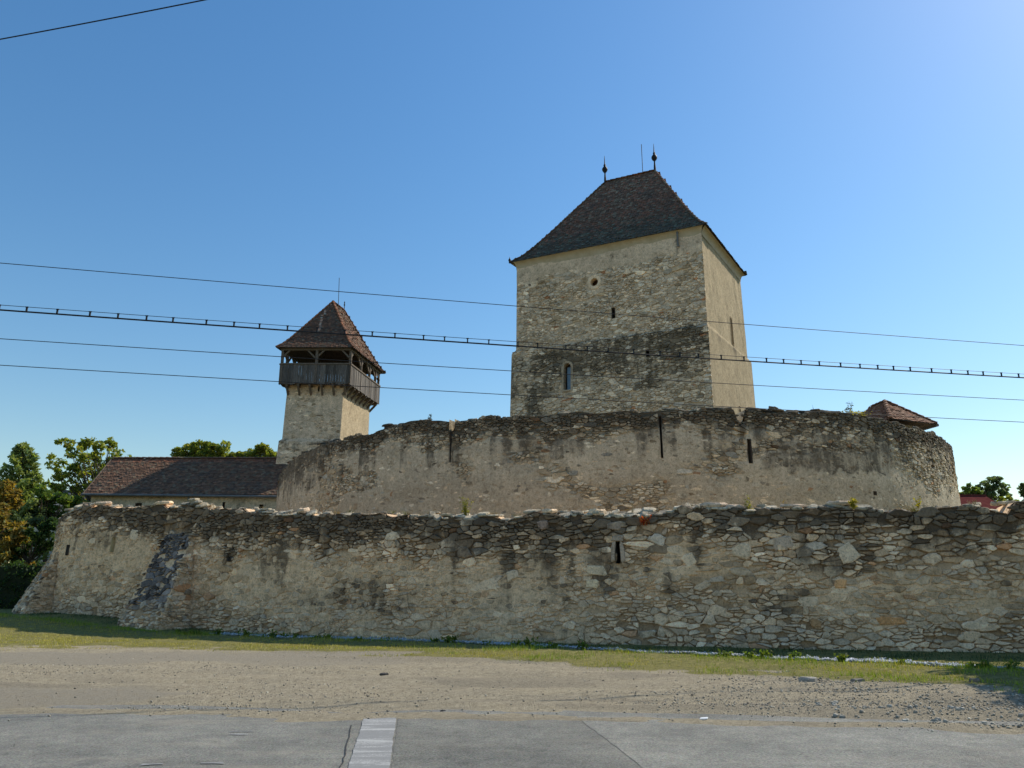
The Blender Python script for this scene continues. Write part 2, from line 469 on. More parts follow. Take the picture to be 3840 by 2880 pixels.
def pickn(r, pal, n, k=0.2):
    w = np.array([p[0] for p in pal]); i = r.choice(len(pal), n, p=w / w.sum())
    return np.array([p[1] for p in pal])[i] * np.exp(r.normal(0, k, (n, 1)))

PAL = [(0.40, (0.35, 0.31, 0.245)), (0.25, (0.335, 0.32, 0.275)), (0.14, (0.385, 0.365, 0.315)), (0.11, (0.26, 0.22, 0.165)), (0.06, (0.18, 0.165, 0.14)), (0.02, (0.29, 0.19, 0.12)), (0.05, (0.28, 0.285, 0.27))]

# ------------------------------------------------------------------ ground, road, shoulder
def gz(x, y):
    return 0.45 * sst(-7, -17, x) * sst(23, 30, y)

RE = np.array([(-80, 17.5), (-20, 11.9), (-6.5, 10.55), (-4.8, 10.6), (-3.0, 10.25), (-1.95, 9.85), (-1.4, 10.15), (0.3, 10.25), (1.2, 9.95), (2.8, 9.8), (4.2, 9.45), (5.7, 9.3), (20, 8.2), (80, 3.5)])
GE = np.array([(-80, 27), (-20, 20.6), (-12.7, 20.5), (-8.6, 20.2), (-3.7, 18.8), (-0.1, 17.4), (2.4, 15.6), (4.6, 14.3), (6.0, 13.3), (7.4, 11.95), (12, 9.5), (80, 5)])
DL = np.array([(-80, 60), (-12, 26.0), (-7.8, 24.2), (-3.1, 22.5), (0.54, 20.35), (3.5, 18.3), (5.5, 17.15), (7.6, 16.2), (9.3, 14.9), (12, 13.2), (80, -30)])
def road_edge(x): return np.interp(x, RE[:, 0], RE[:, 1])
def grass_edge(x): return np.interp(x, GE[:, 0], GE[:, 1])
def drain_y(x): return np.interp(x, DL[:, 0], DL[:, 1])

def masks(x, y):
    n = fbm(x * 0.6, y * 1.1, 3, 5) - 0.5
    e = y - grass_edge(x) + n * 3.6 - 0.25
    grass = sst(-0.5, 0.55, e)
    dd = y - drain_y(x) + (fbm(x * 1.5, y * 1.5, 8, 3) - 0.5) * 0.5
    drain = (1 - sst(0.28, 0.5, np.abs(dd))) * sst(-9.5, -7.5, x)
    # bits of old pavement showing through the dirt on the left
    def blob(cx, cy, rx, ry, sd): return 1 - sst(0.75, 1.1, np.hypot((x - cx) / rx, (y - cy) / ry) + (fbm(x * 0.7, y * 0.9, sd, 4) - 0.5) * 1.1)
    asp = np.maximum(blob(-9.0, 18.2, 6.3, 1.65, 21), blob(-7.6, 11.9, 2.7, 1.1, 22))
    asp = np.maximum(asp, 0.8 * blob(-4.2, 17.2, 2.2, 0.8, 23)) * (1 - grass)
    return grass, drain, asp, dd

def ground_h(x, y):
    g, d, a, dd = masks(x, y)
    h = gz(x, y) + 0.055 * (fbm(x * 0.45, y * 0.9, 41, 4) - 0.42) + 0.045 * (fbm(x * 2.6, y * 4.5, 42, 5) - 0.5) * (1 - a)
    rut = 0.03 * np.sin((y + 0.1 * x) * 5.0 + 3 * fbm(x * 0.25, y * 0.5, 43, 3)) * (1 - g) * (1 - a)
    h = h + rut + g * 0.055 + 0.06 * g * sst(0.2, -1.0, dd) * sst(-2.6, -0.6, dd) - 0.03 * d
    e = y - road_edge(x)
    return h * sst(-0.6, 0.9, e) + (-0.05 + 0.055 * sst(-0.9, 0.25, e + (fbm(x * 1.1, y * 1.5, 45, 4) - 0.5) * 1.3))

gx = np.concatenate([np.linspace(-500, -40, 14), np.linspace(-36, 36, 49), np.linspace(40, 500, 14)])
gx = np.unique(np.concatenate([[-3000, -1200], gx, [1200, 3000]])); gy = np.unique(np.concatenate([[-800, -100], np.linspace(-20, 110, 66), [140, 200, 300, 500, 900, 1600, 4000]]))
GX, GY = np.meshgrid(gx, gy, indexing='ij'); I = np.arange(GX.size).reshape(GX.shape)
GF = np.stack([I[:-1, :-1], I[1:, :-1], I[1:, 1:], I[:-1, 1:]], -1).reshape(-1, 4)
GZ = gz(GX, GY) - 0.14
M['field'] = mat_noise('field_soil', (0.05, 0.065, 0.025), (0.10, 0.115, 0.045), 0.8, 0.95, 0.5, 8)
tag(obj('ground', mesh('ground', np.stack([GX, GY, GZ], -1).reshape(-1, 3), GF), M['field']), 'grassy ground around the fortress', None, None, 'structure')

# the dirt shoulder and verge: one height field whose masks the material reads
sx = np.unique(np.concatenate([np.linspace(-44, -14, 80), np.arange(-14, 12.01, 0.1), np.linspace(12, 30, 60)]))
sy = np.unique(np.concatenate([np.arange(8.0, 20, 0.085), np.arange(20, 28, 0.14), np.arange(28, 37, 0.4)]))
SX, SY = np.meshgrid(sx, sy, indexing='ij'); I = np.arange(SX.size).reshape(SX.shape)
SF = np.stack([I[:-1, :-1], I[1:, :-1], I[1:, 1:], I[:-1, 1:]], -1).reshape(-1, 4)
mg, md, ma, mdd = masks(SX, SY)
tone = fbm(SX * 0.22, SY * 0.5, 61, 4)
for y0, sl, wv in ((12.0, -0.10, 0.25), (12.75, -0.09, 0.3), (14.3, -0.13, 0.35), (15.1, -0.15, 0.3), (11.2, -0.08, 0.15)):
    tone = tone + 0.16 * np.exp(-((SY - (y0 + sl * SX + wv * np.sin(0.3 * SX + y0))) / 0.13) ** 2) * sst(0.35, 0.55, fbm(SX * 0.3 + y0, SY * 0.2, 62, 3))
scol = np.stack([mg, ma, np.clip(tone, 0, 1)], -1).reshape(-1, 3)
t = NT('dirt_and_verge'); at = t.attr('Col'); sep = t.n.new('ShaderNodeSeparateColor'); t.l.new(at, sep.inputs[0])
fine = t.noise(30, 8, 0.8); mid = t.noise(7, 6, 0.65); strk = t.noise(2.0, 6, 0.65, t.map((0.35, 2.2, 1)))
dirt = t.ramp(t.math('ADD', t.math('MULTIPLY', mid, 0.45), t.math('MULTIPLY', fine, 0.55)), [(0.3, (0.23, 0.19, 0.128)), (0.5, (0.44, 0.37, 0.255)), (0.72, (0.58, 0.495, 0.355))])
dirt = t.mix(t.rng(strk, 0.42, 0.66, 0.0, 0.45), dirt, (0.36, 0.31, 0.23))
dirt = t.mix(t.rng(sep.outputs[2], 0.52, 0.64, 0, 0.6), dirt, t.mix(fine, (0.19, 0.162, 0.12), (0.41, 0.355, 0.26)))
spk = t.voro(26.0); dirt = t.mix(t.rng(spk, 0.05, 0.22, 0.55, 0.0), dirt, (0.10, 0.09, 0.075))
aspc = t.mix(fine, (0.28, 0.245, 0.185), (0.42, 0.37, 0.285))
aspc = t.mix(t.rng(mid, 0.48, 0.66, 0, 0.7), aspc, (0.35, 0.29, 0.20))
soil = t.ramp(t.math('ADD', t.math('MULTIPLY', mid, 0.6), t.math('MULTIPLY', fine, 0.4)), [(0.34, (0.14, 0.135, 0.04)), (0.55, (0.28, 0.25, 0.09)), (0.7, (0.42, 0.355, 0.17))])
c = t.mix(sep.outputs[1], dirt, aspc)
gm = t.math('ADD', sep.outputs[0], t.math('MULTIPLY', t.math('SUBTRACT', mid, 0.5), 0.9))
c = t.mix(t.rng(gm, 0.35, 0.65), c, soil)
c = t.mix(1.0, c, t.ramp(t.noise(17, 8, 0.8), [(0.3, (0.66, 0.65, 0.63)), (0.5, (1, 1, 1)), (0.7, (1.2, 1.19, 1.17))]), 'MULTIPLY')
t.bump(t.math('ADD', fine, t.math('MULTIPLY', t.rng(spk, 0.0, 0.3), 0.6)), 1.0, 0.06)
M['dirt'] = t.out(c, 0.97, 0.1)
tag(obj('dirt_shoulder', mesh('dirt_shoulder', np.stack([SX, SY, ground_h(SX, SY)], -1).reshape(-1, 3), SF, scol, smooth=True), M['dirt']), 'dusty dirt shoulder and grass verge between road and wall', None, None, 'structure')

# road: asphalt sheet with patches, cracks and worn paint
def mat_asphalt(name, lo, hi, warm=0.3):
    t = NT(name); f = t.noise(38, 8, 0.85); m = t.noise(6.0, 9, 0.75); q = t.noise(0.7, 7, 0.7); b = t.noise(1.9, 6, 0.65, t.map((0.3, 1.3, 1)))
    c = t.mix(t.rng(f, 0.38, 0.62), lo, hi)
    ag = t.voro(75.0, 'F1', None, 'Color')      # single grains of aggregate
    c = t.mix(0.35, c, t.mix(1.0, c, t.mix(0.75, ag, (0.5, 0.5, 0.5)), 'OVERLAY'))
    c = t.mix(1.0, c, t.ramp(m, [(0.3, (0.7, 0.7, 0.7)), (0.5, (1, 1, 1)), (0.72, (1.22, 1.2, 1.16))]), 'MULTIPLY')
    c = t.mix(1.0, c, t.ramp(q, [(0.35, (0.76, 0.76, 0.76)), (0.65, (1.2, 1.19, 1.16))]), 'MULTIPLY')
    c = t.mix(t.rng(b, 0.5, 0.68, 0, warm), c, (0.34, 0.295, 0.225))            # dust blown along the lane
    c = t.mix(t.rng(t.noise(1.1, 5, 0.6), 0.62, 0.70, 0, 0.35), c, (0.09, 0.088, 0.085))   # oil
    cr = t.voro(1.1, 'DISTANCE_TO_EDGE', t.mix(0.12, t.map((1, 1, 1)), t.n.new('ShaderNodeTexNoise').outputs['Color']))
    w = t.noise(1.3, 6, 0.75)
    c = t.mix(t.math('MULTIPLY', t.rng(cr, 0.0, 0.011, 0.75, 0.0), t.rng(w, 0.57, 0.63)), c, (0.05, 0.048, 0.044))
    t.bump(t.math('ADD', f, t.math('MULTIPLY', m, 0.6)), 0.8, 0.015)
    return t.out(c, 0.88, 0.2)
M['asphalt'] = mat_asphalt('asphalt', (0.115, 0.114, 0.099), (0.275, 0.267, 0.235))
M['asphalt_dark'] = mat_asphalt('asphalt_dark_patch', (0.10, 0.099, 0.087), (0.235, 0.23, 0.203), 0.15)
M['asphalt_pale'] = mat_asphalt('asphalt_pale', (0.135, 0.134, 0.118), (0.30, 0.292, 0.258), 0.2)
rx = np.unique(np.concatenate([np.linspace(-80, -12, 12), np.arange(-12, 12.01, 0.5), np.linspace(12, 80, 12)]))
rV = []; rF = []
for x in rx: rV += [(x, -6 - 0.1 * x, -0.001), (x, float(road_edge(x)) + 0.7, -0.001)]
rF = [(2 * i, 2 * i + 2, 2 * i + 3, 2 * i + 1) for i in range(len(rx) - 1)]
road = tag(obj('road', mesh('road', rV, rF), M['asphalt']), 'worn grey asphalt road in front of the fortress', None, None, 'structure')

def sheet(name, pts, z, mat, parent, jit=0.0, seed=0):
    """a polygon laid flat on the road, its outline resampled and roughened"""
    out = []
    r = rs(seed)
    for (a, b) in zip(pts, pts[1:] + pts[:1]):
        n = max(2, int(math.hypot(b[0] - a[0], b[1] - a[1]) / 0.12))
        for k in range(n):
            f = k / n; out.append((a[0] + (b[0] - a[0]) * f + r.normal(0, jit), a[1] + (b[1] - a[1]) * f + r.normal(0, jit), z))
    return obj(name, mesh(name, out, [tuple(range(len(out)))]), mat, parent)

sheet('asphalt_patch', [(-1.02, 7.0), (1.25, 7.0), (1.06, 8.3), (0.92, 9.3), (0.78, 10.35), (-1.42, 10.35)], 0.003, M['asphalt_dark'], road, 0.006, 1)['label'] = 'darker resurfaced strip of asphalt'
sheet('asphalt_patch', [(1.262, 7.0), (9.0, 6.0), (9.0, 9.6), (0.795, 10.35), (0.935, 9.3), (1.075, 8.3)], 0.0032, M['asphalt_pale'], road, 0.006, 2)['label'] = 'paler worn asphalt'
# worn zebra bar across the road edge, and shreds of old paint
t = NT('worn_road_paint')
vec = t.map((0.9, 6.0, 1)); a = t.noise(1.0, 5, 0.65, vec, 0.4); b = t.noise(60, 5, 0.7)
w = t.rng(t.math('ADD', a, t.math('MULTIPLY', t.math('SUBTRACT', b, 0.5), 0.35)), 0.48, 0.64, 0.0, 0.6)
c = t.mix(w, t.mix(b, (0.17, 0.168, 0.16), (0.28, 0.275, 0.262)), t.mix(b, (0.40, 0.39, 0.36), (0.56, 0.55, 0.52)))
t.bump(b, 0.4, 0.006); M['paint'] = t.out(c, 0.8, 0.25)
sheet('road_marking', [(-1.40, 7.0), (-1.035, 7.0), (-1.425, 10.2), (-1.82, 10.15)], 0.007, M['paint'], road, 0.004, 3)['label'] = 'worn white zebra bar with scuffed cross streaks'
for k, (x, y, w_, h_) in enumerate([(-3.02, 9.30, 0.26, 0.05), (-3.0, 9.13, 0.22, 0.06), (-2.75, 7.72, 0.22, 0.06), (-3.3, 7.68, 0.2, 0.05)]):
    sheet('paint_shred', [(x - w_ / 2, y - h_ / 2), (x + w_ / 2, y - h_ * 0.3), (x + w_ * 0.42, y + h_ / 2), (x - w_ * 0.45, y + h_ * 0.35)], 0.006, M['paint'], road, 0.012, 10 + k)
# a long crack along the edge of the zebra bar
ck = MB(); r = rs(5); px, py = -1.415, 6.9; L = []
while py < 9.75:
    L.append((px, py)); px += -0.0135 * 10 * 0.08 + r.normal(0, 0.006); py += 0.08
for i in range(len(L) - 1):
    w_ = 0.004 + 0.004 * r.random(); (x0, y0), (x1, y1) = L[i], L[i + 1]; xo = -0.035 - 0.5 * 0
    ck.add([(x0 - w_ + xo, y0, 0.0065), (x0 + w_ + xo, y0, 0.0065), (x1 + w_ + xo, y1, 0.0065), (x1 - w_ + xo, y1, 0.0065)], [(0, 1, 2, 3)])
M['crack'] = mat_noise('crack_tar', (0.035, 0.034, 0.033), (0.07, 0.067, 0.063), 30, 0.9, 0.2)
ck.build('crack', M['crack'], road)

# ------------------------------------------------------------------ outer wall
OP = np.array([(-19.6, 41.5), (-20.0, 37.5), (-19.9, 34.4), (-18.9, 31.9), (-17.0, 30.5), (-13.9, 28.75), (-11.0, 27.3), (-7.9, 25.65), (-3.3, 23.35), (0.57, 21.85), (3.97, 20.75), (7.0, 19.8), (9.94, 19.1), (12.2, 18.7), (16, 18.2), (24, 17.6)])
def smooth_path(P, it=3):
    for _ in range(it):
        Q = [P[0]]
        for a, b in zip(P[:-1], P[1:]): Q += [a * 0.75 + b * 0.25, a * 0.25 + b * 0.75]
        P = np.array(Q + [P[-1]])
    return P
class Path:
    def __init__(s, P, batter=0.03):
        s.p = P; d = np.diff(P, axis=0); s.s = np.concatenate([[0], np.cumsum(np.hypot(d[:, 0], d[:, 1]))]); s.L = s.s[-1]
        g = np.gradient(P, s.s, axis=0); g /= np.hypot(g[:, 0], g[:, 1])[:, None]
        s.n = np.stack([g[:, 1], -g[:, 0]], 1); s.b = batter      # outward: to the right of travel
    def xy(s, q): return np.interp(q, s.s, s.p[:, 0]), np.interp(q, s.s, s.p[:, 1])
    def __call__(s, q, z, off):
        x, y = s.xy(q); nx = np.interp(q, s.s, s.n[:, 0]); ny = np.interp(q, s.s, s.n[:, 1]); o = off - s.b * z
        return np.stack([x + nx * o, y + ny * o, z], -1)
    def s_of_x(s, x):
        i = int(np.argmin(s.p[:, 0])); return float(np.interp(x, s.p[i:, 0], s.s[i:]))
OW = Path(smooth_path(OP))
HT = np.array([(-20.5, 3.9), (-19.3, 4.0), (-18.5, 4.3), (-17, 4.55), (-15.7, 4.5), (-13.7, 4.42), (-11.8, 4.33), (-10.1, 4.15), (-8.1, 3.88), (-5.6, 3.72), (-3.4, 3.64), (-0.15, 3.42), (0.6, 3.52), (2.0, 3.46), (2.75, 3.42), (3.45, 3.34), (4.4, 3.5), (5.1, 3.55), (6.0, 3.44), (7.3, 3.43), (8.2, 3.5), (9.1, 3.38), (10.3, 3.33), (10.9, 3.38), (11.5, 3.42), (12.05, 3.32), (12.16, 3.6), (14, 3.62), (24, 3.7)])
def ow_top(s):
    x, y = OW.xy(s)
    return np.interp(x, HT[:, 0], HT[:, 1]) + (vn(np.asarray(s) * 2.4, 0 * np.asarray(s), 71) - 0.5) * 0.16
def ow_bot(s):
    x, y = OW.xy(s); return gz(x, y) - 0.05

def ow_exposed(s, z):
    """0 where the mortar is flush over the stones, 1 where the joints are washed out"""
    d = ow_top(s) - z
    b = z - ow_bot(s)
    e = 1.25 * sst(1.5, 0.4, d + (fbm(s * 0.7, z * 0.7, 77, 4) - 0.5) * 1.8) + 0.55 * sst(1.3, 0.2, b)
    e = e + 1.5 * (fbm(s * 0.45, z * 0.8, 78, 4) - 0.42) + 0.3 * sst(0, 7, np.interp(s, OW.s, OW.p[:, 0]) - 1.5) * sst(3.4, 2.0, z)
    return np.clip(e, 0, 1)

def ow_stain(s, z):
    d = ow_top(s) - z
    band = np.clip(0.62 + 1.5 * (fbm(s * 0.4, 0 * s + 3, 81, 4) - 0.45), 0.15, 1.4)
    st = sst(band * 1.7, band * 0.3, d) * (0.75 + 0.5 * fbm(s * 0.9, z * 1.5, 86, 4))
    drip = fbm(s * 1.5, z * 0.22, 82, 4)
    st = np.maximum(st, sst(0.52, 0.7, drip) * sst(3.2, 1.0, d) * 0.8)
    x, y = OW.xy(s)
    # dark washed patches seen in the masonry
    for cx, cz, rx, rz, a in ((-4.6, 1.25, 2.4, 0.6, 0.5), (8.0, 2.55, 1.2, 0.8, 0.62), (7.0, 1.2, 0.9, 0.45, 0.5), (0.9, 2.35, 0.9, 0.5, 0.55), (2.3, 2.2, 0.5, 0.9, 0.7), (-9.7, 2.5, 0.35, 0.9, 0.6), (-15.6, 3.3, 1.2, 0.5, 0.55), (10.8, 2.7, 1.8, 0.5, 0.6), (-7.2, 3.1, 1.2, 0.5, 0.6), (0.2, 1.1, 2.2, 0.3, 0.35), (-18.4, 1.6, 0.6, 1.1, 0.5)):
        q = np.hypot((x - cx) / rx, (z - cz) / rz)
        st = np.maximum(st, a * sst(1.25, 0.5, q + (fbm(s * 1.3, z * 1.9, 83, 3) - 0.5) * 0.8))
    return st

SLIT = OW.s_of_x(2.83)
ow_open = [(SLIT - 0.06, SLIT + 0.06, 2.14, 2.7)]
s2 = OW.s_of_x(-15.0); ow_open.append((s2 - 0.16, s2 + 0.06, 2.75, 3.3))     # slanted putlog slot, its sunlight painted as a pale recess
s3 = OW.s_of_x(-17.6); ow_open.append((s3 - 0.1, s3 + 0.1, 2.7, 3.1))
s4 = OW.s_of_x(-9.6); ow_open.append((s4 - 0.08, s4 + 0.08, 2.35, 2.5))

def ow_relief(s, z):
    e = ow_exposed(s, z)
    return 0.010 * (1 - e) - 0.05 * e + 0.05 * (fbm(s * 0.8, z * 0.8, 90, 4) - 0.5) + 0.02 * (fbm(s * 5, z * 5, 91, 3) - 0.5)
def ow_proud(s, z, u):
    e = ow_exposed(s, z)
    rel = 0.05 * (fbm(s * 0.8, z * 0.8, 90, 4) - 0.5)
    return rel + (0.010 + 0.022 * (u - 0.35)) * (1 - e) + (0.008 + 0.045 * u ** 1.5) * e
def ow_mortar(s, z):
    n = fbm(s * 1.1, z * 1.4, 95, 4)[:, None]
    e = (sst(0.3, 0.8, ow_exposed(s, z)) * 0.68)[:, None]
    return (np.array((0.37, 0.325, 0.25)) * (1 - e) + np.array((0.10, 0.083, 0.062)) * e) * (0.85 + 0.35 * n)
def ow_colour(s, z, r):
    c = pickn(r, PAL, len(s)); k = (0.5 * (1 - ow_exposed(s, z)))[:, None]; lo = (0.2 * sst(1.5, 0.9, z))[:, None]
    c = c * (1 - lo) + np.array((0.34, 0.335, 0.31)) * lo
    return c * (1 - k) + np.array((0.36, 0.31, 0.23)) * k

outer = empty('outer_wall', (0.6, 21.8, 0), 'long low rubble stone wall with ragged top beside the road', 'wall')
sg = np.arange(0, OW.L, 0.11); zg = np.concatenate([[-0.4], np.arange(-0.2, 4.9, 0.09)])
V, F, cc, ss_ = core_sheet(sg, zg, OW, ow_relief, ow_mortar, ow_stain, ow_open, ow_top)
obj('mortar_face', mesh('mortar_face', V, F, cc, ss_), M['outer'], outer)
# body behind the face: top and back
TH = 1.0
sb = np.arange(0, OW.L, 0.22); m = len(sb)
tv = ow_top(sb)
A = OW(sb, tv - 0.02, np.full(m, -0.02)); Bm = OW(sb, tv + 0.03 * rs(4).normal(0, 1, m), np.full(m, -0.45)); Bk = OW(sb, tv - 0.05, np.full(m, -TH)); Gd = OW(sb, np.full(m, -0.3), np.full(m, -TH))
V = np.concatenate([A, Bm, Bk, Gd]); F = np.array([(k * m + i, k * m + i + 1, (k + 1) * m + i + 1, (k + 1) * m + i) for k in range(3) for i in range(m - 1)])
obj('wall_body', mesh('wall_body', V, F, np.full((len(V), 3), (0.36, 0.32, 0.25)), 0.1), M['outer'], outer)
lst = stones(2.0, OW.L - 4, -0.1, 4.9, 0.235, 0.1, 101, lambda s: ow_top(s) - 0.03, ow_proud, ow_colour, OW, ow_stain, ow_open, bottom=ow_bot, gap=0.013, big=0.05)
emit(outer, lst, M['outer'])
for o in ow_open: recess(OW, o[:4] + (0.7,), 0.2 if o[0] == ow_open[1][0] else 0.6, M['slot'] if o[0] == ow_open[1][0] else M['dark'], outer)
# tall stones framing the arrow slit and the blocks above it
def block(P, s, z, w, h, d, seed, tilt=0.0, col=(0.33, 0.31, 0.26), n=7):
    r = rs(seed); a = np.linspace(0, 2 * math.pi, n, endpoint=False) + r.normal(0, 0.2, n) + r.uniform(0, 1)
    sq = np.stack([np.sign(np.cos(a)) * np.abs(np.cos(a)) ** 0.45 * w / 2, np.sign(np.sin(a)) * np.abs(np.sin(a)) ** 0.45 * h / 2], 1) * r.uniform(0.75, 1.1, (n, 1))
    ct, sn = math.cos(tilt), math.sin(tilt); sq = sq @ np.array([[ct, sn], [-sn, ct]])
    L = [(1.05, -0.05), (1.0, d * 0.55), (0.82, d)]
    S_ = np.concatenate([s + sq[:, 0] * k for k, _ in L]); Z_ = np.concatenate([z + sq[:, 1] * k for k, _ in L]); O_ = np.concatenate([np.full(n, o) for _, o in L])
    F = [(k * n + j, k * n + (j + 1) % n, (k + 1) * n + (j + 1) % n, (k + 1) * n + j) for k in range(2) for j in range(n)] + [tuple(2 * n + j for j in range(n))]
    return P(S_, Z_, O_), F, np.broadcast_to(np.asarray(col) * r.uniform(0.9, 1.1), (3 * n, 3)), S_, Z_
def put_block(P, parent, stainf, *a, name='stone', mat=None, **k):
    V, F, c, S_, Z_ = block(P, *a, **k); cen = V.mean(0)
    me = mesh(name, V - cen, F, c, stainf(S_, Z_) * 0.5); me.materials.append(mat or M['outer'])
    o = bpy.data.objects.new(name, me); C.objects.link(o); o.parent = parent; o.location = Vector(cen) - wloc(parent); return o
for sg_, k in ((-1, 1), (1, 2)): put_block(OW, outer, ow_stain, SLIT + sg_ * 0.13, 2.42, 0.13, 0.62, 0.05, 200 + k, tilt=sg_ * 0.1, name='slit_jamb', col=(0.25, 0.24, 0.22))
put_block(OW, outer, ow_stain, SLIT, 2.8, 0.38, 0.17, 0.06, 203, name='slit_lintel', col=(0.2, 0.195, 0.18))
for k, (x, z, w_, h_, tl, cl_) in enumerate([(2.75, 3.13, 0.5, 0.26, 0, (0.2, 0.19, 0.175)), (0.85, 3.2, 0.4, 0.32, 0, (0.24, 0.21, 0.2)), (4.62, 2.2, 0.45, 0.45, 0.5, (0.45, 0.42, 0.35)), (5.9, 2.45, 0.55, 0.45, -0.4, (0.42, 0.4, 0.34)), (8.35, 2.35, 0.55, 0.6, 0.6, (0.44, 0.42, 0.36)), (2.25, 1.95, 0.75, 0.3, -0.1, (0.42, 0.4, 0.33)), (2.15, 1.6, 0.4, 0.3, 0, (0.4, 0.38, 0.3)), (0.0, 1.85, 0.45, 0.35, 0.3, (0.42, 0.4, 0.34)), (-14.0, 3.35, 0.6, 0.5, 0, (0.44, 0.42, 0.36)), (8.1, 1.62, 0.35, 0.26, 0, (0.38, 0.26, 0.15)), (9.1, 0.75, 0.9, 0.2, 0, (0.34, 0.22, 0.12)), (7.45, 0.68, 0.28, 0.28, 0, (0.26, 0.19, 0.12)), (-16.2, 3.2, 0.5, 0.3, 0.1, (0.4, 0.38, 0.32)), (6.9, 2.62, 0.6, 0.4, 0.2, (0.25, 0.24, 0.22))]):
    put_block(OW, outer, ow_stain, OW.s_of_x(x), z, w_ * 0.9, h_ * 0.9, 0.04, 220 + k, tilt=tl, col=cl_)
# coping: loose flat slabs lying along the top
def slab(c, l, w, h, yaw, tilt, seed):
    r = rs(seed); n = 8; a = np.linspace(0, 2 * math.pi, n, endpoint=False) + r.normal(0, 0.18, n)
    o = np.stack([np.cos(a) * l / 2, np.sin(a) * w / 2], 1) * r.uniform(0.82, 1.12, (n, 1))
    V = []
    for k, (f, z) in enumerate([(0.86, -h / 2), (1.0, -h * 0.15), (0.97, h * 0.25), (0.78, h / 2)]):
        V += [(p[0] * f, p[1] * f, z + r.normal(0, h * 0.08)) for p in o]
    V = np.array(V); cy, sy_ = math.cos(yaw), math.sin(yaw); ct, st = math.cos(tilt), math.sin(tilt)
    V = V @ np.array([[1, 0, 0], [0, ct, st], [0, -st, ct]]); V = V @ np.array([[cy, sy_, 0], [-sy_, cy, 0], [0, 0, 1]])
    F = [(k * n + j, k * n + (j + 1) % n, (k + 1) * n + (j + 1) % n, (k + 1) * n + j) for k in range(3) for j in range(n)] + [tuple(3 * n + j for j in range(n)), tuple(range(n - 1, -1, -1))]
    return V + np.asarray(c), F
CPAL = [(0.5, (0.31, 0.285, 0.235)), (0.2, (0.25, 0.24, 0.21)), (0.2, (0.36, 0.34, 0.29)), (0.1, (0.17, 0.16, 0.14))]
def coping(path, topf, parent, s0, s1, step, seed, width, hi=0.1, off0=-0.12, pal=CPAL, nmax=300, stn=0.0, tl0=0.22, sfun=lambda s: 0.0):
    r = rs(seed); lst = []; s = s0
    while s < s1:
        l = r.uniform(0.18, 0.55) * step; yaw_n = np.interp(s, path.s, np.arctan2(path.n[:, 1], path.n[:, 0])) + math.pi / 2
        lay = 0.0
        hp = fbm(s * 0.55, 0.0, seed, 4)
        for k in range(int(np.clip((hp - 0.28) * 9 + r.normal(0, 0.6), 0, 4))):
            h = r.uniform(0.05, hi)
            z = float(topf(np.array([s]))[0]) + h * 0.3 + lay; lay += h * 0.75
            p = path(np.array([s + r.normal(0, 0.06)]), np.array([z]), np.array([off0 - r.uniform(0, 0.25) * (k + 0.3)]))[0]
            V, F = slab(p, l * r.uniform(0.8, 1.25), r.uniform(0.24, 0.5), h, yaw_n + r.normal(0, 0.25), tl0 + r.normal(0, 0.14), int(r.integers(1e9)))
            lst.append(dict(V=V, F=F, col=np.broadcast_to(pick(r, pal), (len(V), 3)), stain=np.full(len(V), stn + (r.random() < 0.3 + sfun(s)) * r.uniform(0, 0.9)), size=l * (2.0 - 0.5 * k)))
        for q in range(2):   # small ones behind
            p = path(np.array([s + r.normal(0, 0.1)]), topf(np.array([s])) + 0.02, np.array([-r.uniform(0.35, width)]))[0]
            V, F = slab(p, r.uniform(0.15, 0.35), r.uniform(0.15, 0.3), r.uniform(0.05, 0.12), r.uniform(0, 6), r.normal(0, 0.2), int(r.integers(1e9)))
            lst.append(dict(V=V, F=F, col=np.broadcast_to(pick(r, pal), (len(V), 3)), stain=np.full(len(V), stn), size=0.1))
        s += l * 0.8
    emit(parent, lst, M['rubble'], 'coping_stone', 'coping_rubble', nmax)
coping(OW, ow_top, outer, 6.0, OW.L - 6, 0.9, 301, 0.9, 0.09, sfun=lambda s: 0.3 if s > OW.s_of_x(1.0) else -0.1)
for k, (x, dz, w_, h_) in enumerate([(2.28, 0.08, 0.55, 0.16), (5.25, 0.12, 0.75, 0.12), (5.75, 0.02, 0.5, 0.2), (0.95, 0.1, 0.5, 0.12), (8.3, 0.12, 0.6, 0.12), (-7.0, 0.1, 0.35, 0.16), (-13.0, 0.08, 0.7, 0.12), (-16.2, 0.1, 0.8, 0.14), (7.2, 0.1, 0.6, 0.09)]):
    s = OW.s_of_x(x); p = OW(np.array([s]), ow_top(np.array([s])) + dz, np.array([-0.2]))[0]
    V, F = slab(p, w_, 0.45, h_, -0.3, 0.08, 700 + k)
    obj('coping_stone', mesh('coping_stone', V, F, np.full((len(V), 3), (0.3, 0.29, 0.26) if k % 3 else (0.42, 0.39, 0.32)), 0.3), M['outer'], outer)

